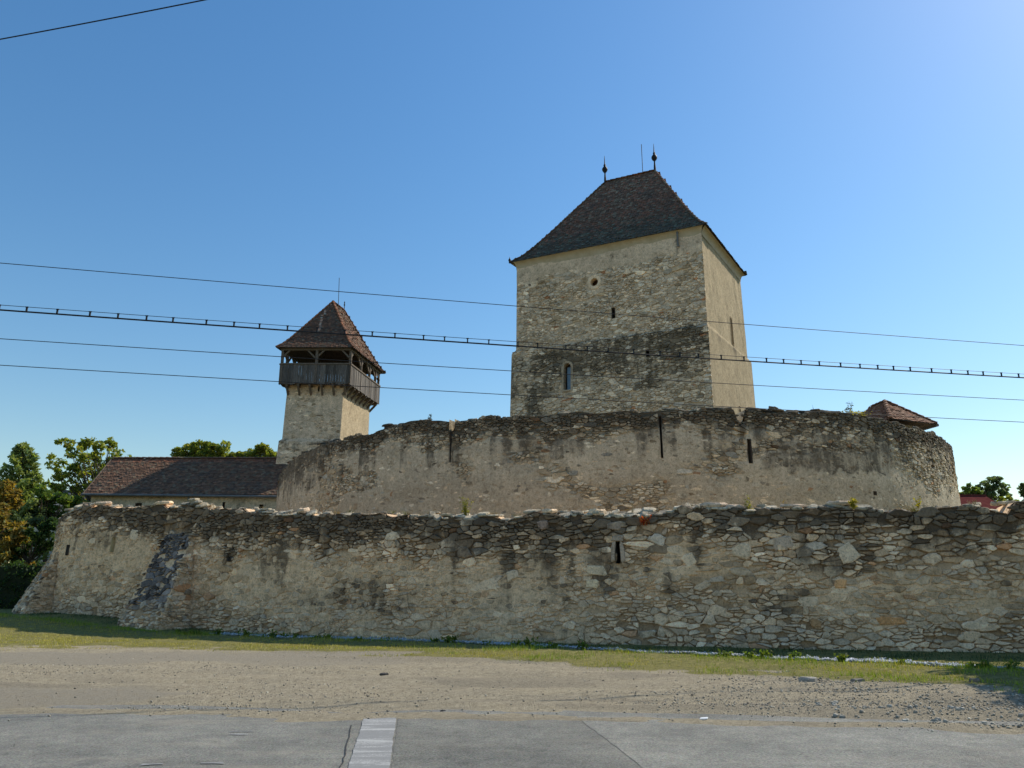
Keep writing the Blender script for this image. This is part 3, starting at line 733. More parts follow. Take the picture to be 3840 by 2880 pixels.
# buttresses: battered wedges leaning on the wall
def buttress(sc_, width, zt, proj, seed, dark, wt=0.8, pal=None):
    x, y = OW.xy(sc_); zb = float(gz(x, y)) - 0.1
    def Pf(s, z, off):       # sloping front
        f = np.clip((zt - z) / (zt - zb), 0, 1.15); k = wt + (1 - wt) * f
        return OW(sc_ + s * k, z, off + 0.05 + proj * f ** 0.9)
    st = lambda s, z: np.clip(dark * sst(0.05, 0.4, (z - zb) / (zt - zb) + 0.3 * (s / width)) * (0.95 + 0.6 * (fbm(s * 2 + seed, z * 1.6, seed, 3) - 0.4)), 0, 1.2)
    rel = lambda s, z: -0.03 + 0.05 * (fbm(s * 2 + seed, z * 2, seed + 1, 3) - 0.5)
    hw = width / 2
    V, F, cc, ss_ = core_sheet(np.linspace(-hw, hw, 16), np.linspace(zb, zt, 34), Pf, rel, ow_mortar, st)
    V = list(map(tuple, V)); F = [tuple(f) for f in F]; cc = list(map(tuple, cc)); ss_ = list(ss_)
    # flanks
    for sd in (-1, 1):
        b = len(V); zz = np.linspace(zb, zt, 12)
        a = Pf(np.full(12, sd * hw), zz, np.full(12, -0.03)); kk = wt + (1 - wt) * (zt - zz) / (zt - zb); w_ = OW(sc_ + sd * hw * kk, zz, np.full(12, -0.1))
        V += list(map(tuple, a)) + list(map(tuple, w_)); cc += [(0.33, 0.3, 0.24)] * 24; ss_ += [0.2] * 24
        F += [(b + i, b + i + 1, b + 12 + i + 1, b + 12 + i) for i in range(11)]
    o = bpy.data.objects.new('buttress', mesh('buttress', np.array(V) - np.array((x, y, 0)), F, np.array(cc), np.array(ss_))); C.objects.link(o)
    o.data.materials.append(M['outer']); o.parent = outer; o.location = Vector((x, y, 0)) - wloc(outer)
    pr = lambda s, z, u: 0.005 + 0.055 * u ** 1.4
    def bcol(s, z, r):
        c = pickn(r, PAL, len(s))
        if pal is None: return c
        f = sst(0.12, 0.32, (z - zb) / (zt - zb) + 0.12 * (vn(s * 3, z * 3, seed) - 0.5))[:, None]; return c * (1 - f) + pickn(r, pal, len(s), 0.3) * f
    l = stones(-hw, hw, zb, zt, 0.24, 0.11, seed, zt, pr, bcol, Pf, st, gap=0.012)
    # flank stones
    for sd in (-1, 1):
        def Ps(q, z, off, sd=sd):
            f = np.clip((zt - z) / (zt - zb), 0, 1.15); k = wt + (1 - wt) * f
            return OW(sc_ + sd * (hw * k + off + 0.02), z, q + 0.03)
        l += stones(0.0, proj, zb, zt, 0.24, 0.105, seed + sd + 5, lambda q: zt - (zt - zb) * (np.clip(q, 0, None) / proj) ** 1.1, pr, lambda s, z, r: pickn(r, PAL, len(s)), Ps, lambda s, z: 0.3 * st(s, z), gap=0.012)
    emit(o, l, M['outer'], n=150)
    return o
buttress(OW.s_of_x(-11.8), 2.1, 3.35, 1.3, 401, 0.35, 0.62, [(0.5, (0.085, 0.09, 0.10)), (0.3, (0.14, 0.145, 0.155)), (0.2, (0.06, 0.063, 0.07))])['label'] = 'dark sloping stone buttress'
sB = float(np.interp(31.9, OW.p[::-1, 1], OW.s[::-1]))
buttress(sB, 2.0, 2.6, 1.05, 402, 0.45, 0.75)['label'] = 'sloping buttress at the wall corner'

# ------------------------------------------------------------------ inner ring wall
IC = np.array((5.3, 45.9)); IR = 18.5
ang = np.radians(np.arange(-180, 180.01, 1.0))
IW = Path(np.stack([IC[0] + IR * np.sin(ang), IC[1] - IR * np.cos(ang)], 1), 0.012)
def ia(s): return np.degrees(np.asarray(s) / IR) - 180
def is_(a): return math.radians(a + 180) * IR
IT = np.array([(-180, 6.9), (-90, 6.9), (-76, 6.95), (-68, 7.05), (-61, 7.28), (-56, 7.42), (-50, 7.5), (-43, 7.6), (-38, 7.62), (-34, 7.78), (-30.5, 7.84), (-26, 7.8), (-25, 7.75), (-24.0, 7.68), (-20, 7.78), (-14, 7.74), (-8, 7.74), (-4, 7.78), (0, 7.74), (6.7, 7.84), (9.2, 7.82), (9.35, 7.38), (10.25, 7.38), (10.4, 7.86), (11.6, 7.95), (14, 7.82), (17.5, 7.92), (23.4, 8.04), (28, 8.0), (33, 7.9), (44, 8.0), (51, 7.92), (60, 8.0), (90, 7.8), (180, 6.9)])
def iw_top(s):
    a = ia(s); n = (vn(np.asarray(s) * 1.7, 0 * a, 171) - 0.5) * 0.17
    return np.interp(a, IT[:, 0], IT[:, 1]) + n * (1 - sst(1.0, 0.3, np.abs(a - 9.8)))
def iw_exposed(s, z):
    d = iw_top(s) - z; a = ia(s)
    e = sst(1.15, 0.4, d + (fbm(s * 0.5, z * 0.9, 177, 4) - 0.5) * 1.3)
    e = np.maximum(e, 0.8 * sst(0.57, 0.68, fbm(s * 0.35, z * 0.7, 178, 4) + 0.10 * sst(6, 5, z) * sst(-30, -10, a) * sst(25, 10, a)))
    e = np.maximum(e, sst(30, 36, a) * sst(2.6, 1.2, d) * 0.9)
    return np.clip(e * (1 - 0.9 * sst(11, 13, a) * sst(31, 28, a) * sst(1.35, 1.6, d)) * (1 - 0.75 * sst(-40, -50, a)), 0, 1)
def iw_stain(s, z):
    d = iw_top(s) - z; a = ia(s)
    band = 0.55 + 0.55 * (fbm(s * 0.4, 0 * s, 181, 4) - 0.4) + 0.25 * sst(-30, -60, a)
    st = sst(band * 1.7, band * 0.4, d) * (0.7 + 0.5 * fbm(s * 0.8, z * 1.4, 186, 4))
    drip = fbm(s * 1.6, z * 0.12, 182, 4)
    st = np.maximum(st, sst(0.46, 0.66, drip) * sst(2.6, 0.8, d) * 0.8)
    st = np.maximum(st, 0.62 * sst(0.5, 0.62, fbm(s * 2.6, z * 0.10, 187, 4)) * sst(3.0, 1.2, d))
    q = sst(10.5, 13, a) * sst(34, 28, a) * sst(5.55, 5.75, z + (fbm(s * 2.2, 0 * s, 185, 3) - 0.5) * 0.5) * sst(7.15, 6.7, z)
    st = np.maximum(st, 0.68 * q)
    st = np.maximum(st, 0.6 * sst(1.0, 0.4, np.hypot((a + 52) / 6, (z - 6.0) / 0.7)))
    return st
def iw_relief(s, z):
    e = iw_exposed(s, z)
    return 0.015 * (1 - e) - 0.045 * e + 0.06 * (fbm(s * 0.6, z * 0.6, 190, 4) - 0.5) + 0.015 * (fbm(s * 4, z * 4, 191, 3) - 0.5)
def iw_proud(s, z, u):
    e = iw_exposed(s, z); rel = 0.06 * (fbm(s * 0.6, z * 0.6, 190, 4) - 0.5)
    return rel + np.where(e < 0.12, np.where(u > 0.62, 0.017, -1), (-0.004 + 0.02 * u) * (1 - e) + (0.0 + 0.045 * u) * e)
def iw_plaster(s, z):
    n = fbm(s * 0.8, z * 1.0, 195, 5)[:, None]; low = sst(5.6, 5.0, z + (fbm(s * 0.7, z, 196, 3) - 0.5))[:, None]
    e = (sst(0.35, 0.8, iw_exposed(s, z)) * 0.6)[:, None]
    return np.array((0.335, 0.31, 0.26)) * (1 - 0.65 * e) * (0.8 + 0.4 * n) * (1 - low * 0.5) + np.array((0.27, 0.24, 0.195)) * low * 0.5
inner = empty('inner_wall', (5.3, 27.4, 0), 'tall curved ring wall of plastered rubble with a dark jagged crest', 'wall')
iw_open = [(is_(0.35) - 0.04, is_(0.35) + 0.04, 6.0, 7.55), (is_(10.6) - 0.075, is_(10.6) + 0.075, 5.85, 6.75), (is_(-24.55) - 0.03, is_(-24.55) + 0.03, 6.1, 7.3),
           (is_(27.9) - 0.09, is_(27.9) + 0.09, 4.9, 5.05), (is_(-24.5) - 0.11, is_(-24.5) + 0.13, 7.3, 8.2)]
sg = np.concatenate([np.arange(0, is_(-95), 1.2), np.arange(is_(-95), is_(95), 0.13), np.arange(is_(95), IW.L, 1.2)]); zg = np.concatenate([[-0.3, 1.0, 2.0], np.arange(2.6, 8.4, 0.11)])
V, F, cc, ss_ = core_sheet(sg, zg, IW, iw_relief, iw_plaster, iw_stain, iw_open, iw_top)
obj('plaster_face', mesh('plaster_face', V, F, cc, ss_), M['rubble'], inner)
def iw_top2(s): return np.where(np.abs(ia(s) + 24.5) < 0.4, 7.3, iw_top(s))
sb = np.concatenate([np.arange(0, is_(-95), 1.0), np.arange(is_(-95), is_(95), 0.15), np.arange(is_(95), IW.L, 1.0)]); m = len(sb); tv = iw_top2(sb); TH = 0.95
A = IW(sb, tv - 0.02, np.full(m, -0.02)); Bm = IW(sb, tv + 0.04 * rs(6).normal(0, 1, m), np.full(m, -0.5)); Bk = IW(sb, tv - 0.06, np.full(m, -TH)); Gd = IW(sb, np.full(m, -0.3), np.full(m, -TH))
V = np.concatenate([A, Bm, Bk, Gd]); F = np.array([(k * m + i, k * m + i + 1, (k + 1) * m + i + 1, (k + 1) * m + i) for k in range(3) for i in range(m - 1)])
obj('wall_body', mesh('wall_body', V, F, np.full((len(V), 3), (0.3, 0.27, 0.21)), 0.5), M['rubble'], inner)
# cheeks of the narrow notch
for q in (-0.11, 0.13):
    s = is_(-24.5) + q
    V = IW(np.full(4, s), np.array([7.25, 7.25, 7.78, 7.78]), np.array([0.0, -TH, -TH, 0.0])); obj('notch_cheek', mesh('notch_cheek', V, [(0, 1, 2, 3)], np.full((4, 3), (0.3, 0.27, 0.21)), 0.6), M['rubble'], inner)
lst = stones(is_(-80), is_(68), 4.0, 8.4, 0.26, 0.085, 111, lambda s: iw_top2(s) - 0.02, iw_proud, lambda s, z, r: pickn(r, PAL, len(s)) * 0.95, IW, iw_stain, iw_open, gap=0.012, big=0.03, rings=2)
emit(inner, lst, M['rubble'])
for o in iw_open[:4]: recess(IW, o + (0.8,), 0.5, M['dark'], inner, 'slit_recess')
IPAL = [(0.5, (0.17, 0.155, 0.13)), (0.3, (0.24, 0.215, 0.175)), (0.2, (0.12, 0.11, 0.095))]
def iw_top3(s): return iw_top(s) - 0.03
coping(IW, iw_top3, inner, is_(-72), is_(-25.2), 1.3, 302, 0.8, 0.14, -0.15, IPAL, 90, 0.85)
coping(IW, iw_top3, inner, is_(-23.6), is_(7.9), 1.3, 303, 0.8, 0.13, -0.15, IPAL + [(0.3, (0.3, 0.275, 0.22))], 110, 0.6)
coping(IW, iw_top3, inner, is_(11.9), is_(64), 1.3, 304, 0.8, 0.13, -0.15, IPAL, 100, 0.7)

# ------------------------------------------------------------------ tower faces
class Face:
    """wall face between two corner lines; corners given as functions of height -> (x, y)"""
    def __init__(s, a, b):
        s.a = a; s.b = b; p = np.array(a(np.array([10.0])))[0]; q = np.array(b(np.array([10.0])))[0]
        s.L = float(np.hypot(*(q - p))); d = (q - p) / s.L; s.n = np.array((d[1], -d[0])); s.d = d
    def __call__(s, q, z, off):
        q = np.asarray(q, float); z = np.asarray(z, float) + 0 * q; A = s.a(z); B = s.b(z); f = (q / s.L)[:, None]
        xy = A + (B - A) * f + s.n * np.asarray(off + 0 * q)[:, None]
        return np.stack([xy[:, 0], xy[:, 1], z], -1)
def corner(zs, pts):
    zs = np.array(zs); pts = np.array(pts, float)
    return lambda z: np.stack([np.interp(z, zs, pts[:, 0]), np.interp(z, zs, pts[:, 1])], -1)

# --- keep
KZ = [0, 15.42, 15.5, 30]
K_FR = corner(KZ, [(10.72, 40.02), (10.80, 40.14), (10.80, 40.28), (10.86, 40.3)])
K_FL = corner(KZ, [(-0.40, 45.55), (-0.02, 45.42), (0.26, 45.40), (0.40, 45.38)])
K_BR = corner(KZ, [(15.5, 47.25), (15.35, 47.3), (15.12, 47.3), (14.95, 47.3)])
K_BL = corner(KZ, [(4.4, 52.9), (4.5, 52.8), (4.7, 52.5), (4.7, 52.4)])
KF = Face(K_FL, K_FR); KS = Face(K_FR, K_BR); KB = Face(K_BR, K_BL); KW = Face(K_BL, K_FL)
KE = 21.35
keep = empty('keep_tower', (7.8, 46.3, 0), 'massive square stone keep with steep dark tiled roof behind the ring wall', 'tower')
def kf_open():
    L = KF.L
    f = lambda x: (x - 0.2) / (10.8 - 0.2) * L
    return f
fX = kf_open()
kw_round = (fX(4.89), 19.16); kw_slit = (fX(5.92), 17.0); kw_niche = (fX(3.46), 13.4)
kf_openings = [(kw_round[0] - 0.27, kw_round[0] + 0.27, 18.9, 19.44), (kw_slit[0] - 0.10, kw_slit[0] + 0.10, 16.7, 17.32), (kw_niche[0] - 0.25, kw_niche[0] + 0.25, 12.6, 14.3), (fX(7.75) - 0.08, fX(7.75) + 0.08, 14.05, 14.45)]
def kf_plasterline(s): return 19.95 + 0.35 * (fbm(s * 0.5, 0 * s, 201, 4) - 0.5) + 0.25 * (1 - np.asarray(s) / KF.L)
def kf_exposed(s, z):
    up = sst(0.25, -0.35, z - kf_plasterline(s) + 0.5 * (fbm(s * 0.9, z * 0.9, 202, 3) - 0.5))
    return np.clip(up * (0.55 + 0.6 * fbm(s * 0.5, z * 0.8, 203, 4)) * (1 - 0.7 * sst(0.75, 0.45, np.hypot(s - kw_round[0], z - kw_round[1]))), 0, 1)
def kf_stain(s, z):
    f = s / KF.L
    edge = 15.45 + 0.3 * (fbm(s * 0.6, 0 * s, 205, 4) - 0.5) - 0.5 * sst(0.35, 0.0, f)
    body = sst(edge + 0.3, edge - 0.3, z + 0.5 * (fbm(s * 1.6, z * 1.6, 209, 4) - 0.5)) * sst(11.9, 14.4, z + 2.6 * (fbm(s * 0.5, z * 0.4, 206, 4) - 0.5)) * (0.8 + 0.2 * sst(0.1, 0.5, f))
    st = 0.95 * body * (0.45 + 0.9 * fbm(s * 0.9, z * 0.9, 204, 4))
    st = np.maximum(st, 0.72 * sst(0.48, 0.64, fbm(s * 0.6, z * 0.7, 207, 4)) * sst(15.4, 14.8, z))
    st = np.maximum(st, 0.45 * sst(0.54, 0.66, fbm(s * 0.45, z * 1.4, 208, 4)) * sst(19.0, 19.8, z) * sst(21.2, 20.6, z))
    st = np.maximum(st, 0.5 * sst(0.5, 0.25, np.abs(s - fX(9.55)) / 0.5) * sst(19.6, 20.4, z))
    return st
def kf_relief(s, z):
    e = kf_exposed(s, z); return 0.03 * (1 - e) - 0.035 * e + 0.05 * (fbm(s * 0.6, z * 0.6, 210, 4) - 0.5) + 0.012 * (fbm(s * 5, z * 5, 211, 3) - 0.5)
def kf_proud(s, z, u):
    e = kf_exposed(s, z); return np.where(e < 0.15, -1, 0.05 * (fbm(s * 0.6, z * 0.6, 210, 4) - 0.5) + (0.012 + 0.045 * u) * e - 0.012 * (1 - e))
def kf_col(s, z):
    n = fbm(s * 0.8, z * 0.9, 215, 4)[:, None]; p = (1 - kf_exposed(s, z))[:, None]
    return (np.array((0.31, 0.275, 0.22)) * (1 - p) + np.array((0.35, 0.31, 0.25)) * p) * (0.85 + 0.3 * n)
V, F, cc, ss_ = core_sheet(np.arange(0, KF.L + 0.01, KF.L / 90), np.concatenate([[-0.3, 4, 8], np.arange(9.5, KE + 0.2, 0.13)]), KF, kf_relief, kf_col, kf_stain, kf_openings)
obj('front_wall', mesh('front_wall', V, F, cc, ss_), M['keep'], keep)['label'] = 'shaded rubble front with a plastered band under the eaves'
KPAL = [(0.45, (0.355, 0.315, 0.25)), (0.25, (0.33, 0.31, 0.265)), (0.15, (0.40, 0.375, 0.315)), (0.1, (0.25, 0.21, 0.15)), (0.008, (0.30, 0.16, 0.09))]
lst = stones(0.0, KF.L, 10.4, 20.8, 0.29, 0.11, 121, 20.6, kf_proud, lambda s, z, r: pickn(r, KPAL, len(s)), KF, kf_stain, kf_openings, gap=0.013, big=0.03, rings=2)
emit(keep, lst, M['keep'])
# sunlit side, plastered, with a coat that ends at the ledge
ks_win = (4.95 / 8.2 * KS.L, 15.75, 17.55)
ks_openings = [(ks_win[0] - 0.2, ks_win[0] + 0.2, 15.62, 17.4), (4.75 / 8.2 * KS.L - 0.14, 4.75 / 8.2 * KS.L + 0.14, 11.1, 11.75)]
def ks_stain(s, z):
    st = 0.5 * sst(0.9, 0.0, 15.4 - z) * sst(15.5, 15.35, z) * (0.6 + 0.6 * fbm(s, z, 221, 3)) + 0.4 * sst(0.58, 0.72, fbm(s * 1.6, z * 0.15, 222, 4))
    return st * 0.9
def ks_relief(s, z):
    pk = sst(0.56, 0.64, fbm(s * 0.9 + 3, z * 0.45, 223, 4)) * np.where(z > 15.4, 1.0, sst(0.5, 0.3, np.abs(s - 4.6) / 1.2))
    return 0.03 * (fbm(s * 0.7, z * 0.7, 224, 4) - 0.5) + pk * (-0.02 + 0.03 * (fbm(s * 6, z * 4, 225, 3) - 0.5)) + 0.012 * (fbm(s * 3, z * 1.2, 226, 4) - 0.5)
def ks_col(s, z):
    n = fbm(s * 1.2, z * 0.35, 227, 4)[:, None]; return np.array((0.50, 0.425, 0.30)) * (0.86 + 0.26 * n)
V, F, cc, ss_ = core_sheet(np.linspace(0, KS.L, 75), np.concatenate([[-0.3, 4, 7], np.arange(8, KE + 0.2, 0.13)]), KS, ks_relief, ks_col, ks_stain, ks_openings)
obj('side_wall', mesh('side_wall', V, F, cc, ss_), M['plaster'], keep)['label'] = 'sunlit plastered side'
for fc in (KB, KW):
    V, F, cc, ss_ = core_sheet(np.linspace(0, fc.L, 16), np.concatenate([[-0.3, 6, 12], np.array([15.25, 15.6, 18, KE + 0.15])]), fc, lambda s, z: 0 * s, ks_col, lambda s, z: 0 * s + 0.2)
    obj('rear_wall', mesh('rear_wall', V, F, cc, ss_), M['keep'], keep)
# quoins along the near corner
r = rs(31)
z = 10.2
while z < 20.2:
    h = r.uniform(0.14, 0.3); l = r.uniform(0.25, 0.5)
    put_block(KF, keep, kf_stain, KF.L - l * 0.45, z + h / 2, l, h * 0.95, 0.03 + 0.02 * r.random(), int(r.integers(1e6)), name='quoin', mat=M['keep'], col=tuple(pick(r, KPAL)))
    z += h * 1.6
for i, o in enumerate(kf_openings):
    recess(KF, o + (1.0,), 0.55, M['brickwood'] if i == 0 else M['dark'], keep, 'window_recess')
V, F = arch_ring(KF, kw_round[0], kw_round[1], 0.5, 0, 0.2, 0.045, round_=True)
obj('round_window_surround', mesh('round_window_surround', V, F, np.full((len(V), 3), (0.44, 0.38, 0.29)), 0.05), M['keep'], keep)
V, F = arch_ring(KF, kw_niche[0], 14.05, 0.46, 1.4, 0.14, 0.05)
obj('niche_surround', mesh('niche_surround', V, F, np.full((len(V), 3), (0.26, 0.23, 0.18)), 0.4), M['keep'], keep)
V = KF(np.array([-0.13, 0.2, 0.2, -0.13]) + kw_niche[0], np.array([12.68, 12.68, 14.1, 14.1]), np.full(4, -0.28)); obj('window_pane', mesh('window_pane', V, [(0, 1, 2, 3)]), M['pane'], keep)['label'] = 'blue-grey glass in the arched niche'
for i, o in enumerate(ks_openings): recess(KS, o + (1.0,), 0.4, M['brickwood'], keep, 'window_recess')
V, F = arch_ring(KS, ks_win[0], 17.2, 0.36, 1.55, 0.1, 0.02); obj('arched_window_surround', mesh('arched_window_surround', V, F, np.full((len(V), 3), (0.5, 0.42, 0.3)), 0.0), M['plaster'], keep)
V, F = arch_ring(KS, ks_openings[1][0] + 0.14, 11.5, 0.24, 0.4, 0.1, 0.02); obj('lower_slit_surround', mesh('lower_slit_surround', V, F, np.full((len(V), 3), (0.5, 0.42, 0.3)), 0.0), M['plaster'], keep)

# --- tiled roofs
TPAL = [(0.40, (0.19, 0.125, 0.10)), (0.25, (0.14, 0.105, 0.088)), (0.15, (0.25, 0.14, 0.11)), (0.2, (0.22, 0.195, 0.165))]
def roof_face(E0, E1, R0, R1, prof, tw, th, seed, pal, parent, lst, tint=None, ends=True):
    """tiles in courses over one roof plane; prof: (inset fraction, height fraction) from eave to ridge"""
    E0, E1, R0, R1 = (np.array(p, float) for p in (E0, E1, R0, R1)); r = rs(seed)
    pf = np.array(prof, float); q = np.linspace(0, 1, 200); hz = np.interp(q, pf[:, 0], pf[:, 1])
    mid0 = (E0 + E1) / 2; mid1 = (R0 + R1) / 2; run = np.hypot(*(mid1 - mid0)[:2]); rise = mid1[2] - mid0[2]
    al = np.concatenate([[0], np.cumsum(np.hypot(np.diff(q) * run, np.diff(hz) * rise))])
    def P(a, qq):
        base = E0 + (E1 - E0) * a[:, None]; ridge = R0 + (R1 - R0) * a[:, None]
        o = base + (ridge - base) * qq[:, None]; o[:, 2] = base[:, 2] + (ridge[:, 2] - base[:, 2]) * np.interp(qq, q, hz); return o
    # boarding under the tiles
    aa, qg = np.meshgrid(np.linspace(0, 1, 8), np.linspace(0, 1, 26), indexing='ij'); V = P(aa.ravel(), qg.ravel()); V[:, 2] -= 0.03
    I = np.arange(208).reshape(8, 26); F = np.stack([I[:-1, :-1], I[1:, :-1], I[1:, 1:], I[:-1, 1:]], -1).reshape(-1, 4)
    obj('roof_boarding', mesh('roof_boarding', V, F), M['timber'], parent)
    ed = (E1 - E0) / np.linalg.norm(E1 - E0)
    n = int(al[-1] / th)
    for k in range(n + 1):
        q0 = float(np.interp(k * th, al, q)); q1 = float(np.interp(min((k + 1.35) * th, al[-1]), al, q))
        a0 = P(np.array([0.0]), np.array([q0]))[0]; a1 = P(np.array([1.0]), np.array([q0]))[0]; w = np.linalg.norm(a1 - a0)
        m = max(1, int(w / tw)); up = P(np.array([0.5]), np.array([q1]))[0] - P(np.array([0.5]), np.array([q0]))[0]; up -= ed * np.dot(up, ed)
        nn = np.cross(ed, up); nn /= np.linalg.norm(nn)
        if nn[2] < 0: nn = -nn
        ul = up / np.linalg.norm(up)
        for j in range(m):
            c = a0 + (a1 - a0) * ((j + 0.5 + (0.25 if k % 2 else -0.25) * (m > 1)) / m)
            c = c + nn * r.normal(0, 0.006) + ul * r.normal(0, 0.01)
            hw = tw * 0.48; L = np.linalg.norm(up) * r.uniform(0.96, 1.04); t0 = 0.035 + r.uniform(0, 0.014); tk = 0.018
            d = c; tl = r.normal(0, 0.01)
            p = [d - ed * hw + nn * (t0 + tl), d + ed * hw + nn * (t0 - tl), d + ed * hw + ul * L + nn * 0.012, d - ed * hw + ul * L + nn * 0.012]
            b = [d - ed * hw + nn * (t0 - tk + tl), d + ed * hw + nn * (t0 - tk - tl), d - ul * 0.02 + nn * (t0 - 0.004)]
            V = np.array([p[0], p[1], p[2], p[3], b[0], b[1], d - ul * 0.025 + nn * t0, d - ul * 0.025 + nn * (t0 - tk)])
            F = [(0, 6, 1, 2, 3), (4, 7, 6, 0), (7, 5, 1, 6), (0, 3, 4), (1, 5, 2)]
            col = pick(r, pal)
            if tint is not None: col = col * tint(k / max(n, 1), (j + 0.5) / m, r)
            lst.append(dict(V=V, F=F, col=np.broadcast_to(col, (8, 3)), size=1.0 / np.linalg.norm(d - np.array((0, 0, 1.6))) * (1.2 if k < 3 else 1.0)))
def ridge_caps(a, b, parent, mat, step=0.35, rad=0.11, name='ridge_tile', pal=TPAL, seed=1):
    a = np.array(a, float); b = np.array(b, float); n = max(1, int(np.linalg.norm(b - a) / step)); r = rs(seed); d = (b - a) / np.linalg.norm(b - a)
    sd = np.cross(d, (0, 0, 1)); sd /= np.linalg.norm(sd); up = np.cross(sd, d); lst = []
    for k in range(n):
        p = a + (b - a) * (k / n); q = a + (b - a) * ((k + 1.12) / n); V = []
        for (c, rr, lf) in ((p, rad * 1.1, 0.02), (q, rad * 0.92, 0.0)):
            for j in range(6):
                an = math.pi * j / 5 ; V.append(c + sd * math.cos(an) * rr + up * (math.sin(an) * rr * 0.75 - 0.02 + lf))
        F = [(j, j + 1, 7 + j, 6 + j) for j in range(5)] + [tuple(range(5, -1, -1))]
        lst.append(dict(V=np.array(V), F=F, col=np.broadcast_to(pick(r, pal), (12, 3)), size=1))
    emit(parent, lst, mat, name, 'ridge_rubble', 300)

def eave_pt(c, others, o, z):
    return None
kc = np.array((7.75, 46.35)); kd = np.array((0.9, -0.436)); kn = np.array((-0.436, -0.9))
def kxy(c, o=0.32):
    p = c(np.array([KE]))[0]; v = p - kc; return p + v / np.linalg.norm(v) * o * 1.41
kfl, kfr, kbr, kbl = (np.append(kxy(c), KE + 0.02) for c in (K_FL, K_FR, K_BR, K_BL))
RR = np.append(kc + kd * 1.88, 28.0); RL = np.append(kc - kd * 1.57, 28.0)
PROF = [(0, 0), (0.12, 0.075), (0.24, 0.185), (0.34, 0.285), (1, 1)]
kroof = bpy.data.objects.new('roof', None); C.objects.link(kroof); kroof.parent = keep; kroof.location = (0, 0, KE)
kt = []
dk = lambda v, h, r: 0.75 + 0.45 * v
moss = lambda v, h, r: np.array((1, 1, 1)) * (0.8 + 0.35 * v) if v > 0.25 + 0.06 * r.normal() else np.array((0.72, 1.0, 1.05)) * 0.85
roof_face(kfl, kfr, RL, RR, PROF, 0.19, 0.155, 51, TPAL, kroof, kt, moss)
roof_face(kfr, kbr, RR, RR, PROF, 0.19, 0.155, 52, TPAL, kroof, kt, moss)
roof_face(kbl, kfl, RL, RL, PROF, 0.19, 0.2, 53, TPAL, kroof, kt, moss)
roof_face(kbr, kbl, RR, RL, PROF, 0.3, 0.25, 54, TPAL, kroof, kt, moss)
emit(kroof, kt, M['tile'], 'roof_tile', 'roof_tiles')
ridge_caps(RL + (0, 0, 0.05), RR + (0, 0, 0.05), kroof, M['tile'])
def hip_line(E, Rg, prof, n=12):
    q = np.linspace(0, 1, n); pf = np.array(prof); P = np.array(E)[None] + (np.array(Rg) - np.array(E))[None] * q[:, None]; P[:, 2] = E[2] + (Rg[2] - E[2]) * np.interp(q, pf[:, 0], pf[:, 1]); return P
def hips(corners, parent, prof, pal, seed):
    k = 0
    for E, Rg in corners:
        L = hip_line(E, Rg, prof, 9)
        for a, b in zip(L[:-1], L[1:]): ridge_caps(a + (0, 0, 0.04), b + (0, 0, 0.04), parent, M['tile'], 0.33, 0.09, 'hip_tile', pal, seed + k); k += 1
hips([(kfl, RL), (kfr, RR), (kbr, RR)], kroof, PROF, TPAL, 60)
# coved plaster cornice under the eaves
M['cornice'] = mat_noise('cornice_plaster', (0.40, 0.32, 0.2), (0.5, 0.42, 0.29), 2.5, 0.9, 0.2)
def cornice(fs, z0, z1, o, parent):
    for f in fs:
        V = []; n = 4
        for k in range(n + 1):
            a = k / n * math.pi / 2; oo = 0.02 + o * (1 - math.cos(a)); zz = z0 + (z1 - z0) * math.sin(a)
            ext = 0.6 * oo
            V += [f(np.array([-ext]), np.array([zz]), np.array([oo]))[0], f(np.array([f.L + ext]), np.array([zz]), np.array([oo]))[0]]
        obj('cornice', mesh('cornice', V, [(2 * k, 2 * k + 1, 2 * k + 3, 2 * k + 2) for k in range(n)], smooth=True), M['cornice'], parent)
cornice((KF, KS, KB, KW), KE - 0.45, KE + 0.0, 0.27, keep)
# finials and lightning rod
FIN = [(0.09, -0.1), (0.075, 0.25), (0.05, 0.6), (0.05, 0.72), (0.13, 0.8), (0.2, 0.95), (0.17, 1.08), (0.07, 1.22), (0.09, 1.3), (0.04, 1.4), (0.025, 1.7), (0.012, 2.0), (0.0, 2.05)]
for p in (RL, RR):
    MB().lathe((p[0], p[1], p[2]), FIN, 10).build('finial', M['iron'], kroof, smooth=True)
p = RL + (RR - RL) * 0.76; MB().tube([(p[0], p[1], 28.0), (p[0], p[1], 30.2)], 0.022).build('lightning_rod', M['iron'], kroof)
MB().lathe((kfl[0] - 0.02, kfl[1], kfl[2]), [(0.05, -0.02), (0.06, 0.1), (0.09, 0.2), (0.03, 0.3), (0.0, 0.45)], 8).build('eave_finial', M['iron'], kroof, smooth=True)
g = MB(); q = KF(np.array([fX(9.58)] * 2), np.array([21.2, 20.4]), np.array([0.16, 0.1])); g.tube([tuple(q[0] + (0, 0, 0.1)), tuple(q[0]), tuple(q[1])], 0.06); g.build('rain_spout', M['zinc'], keep)

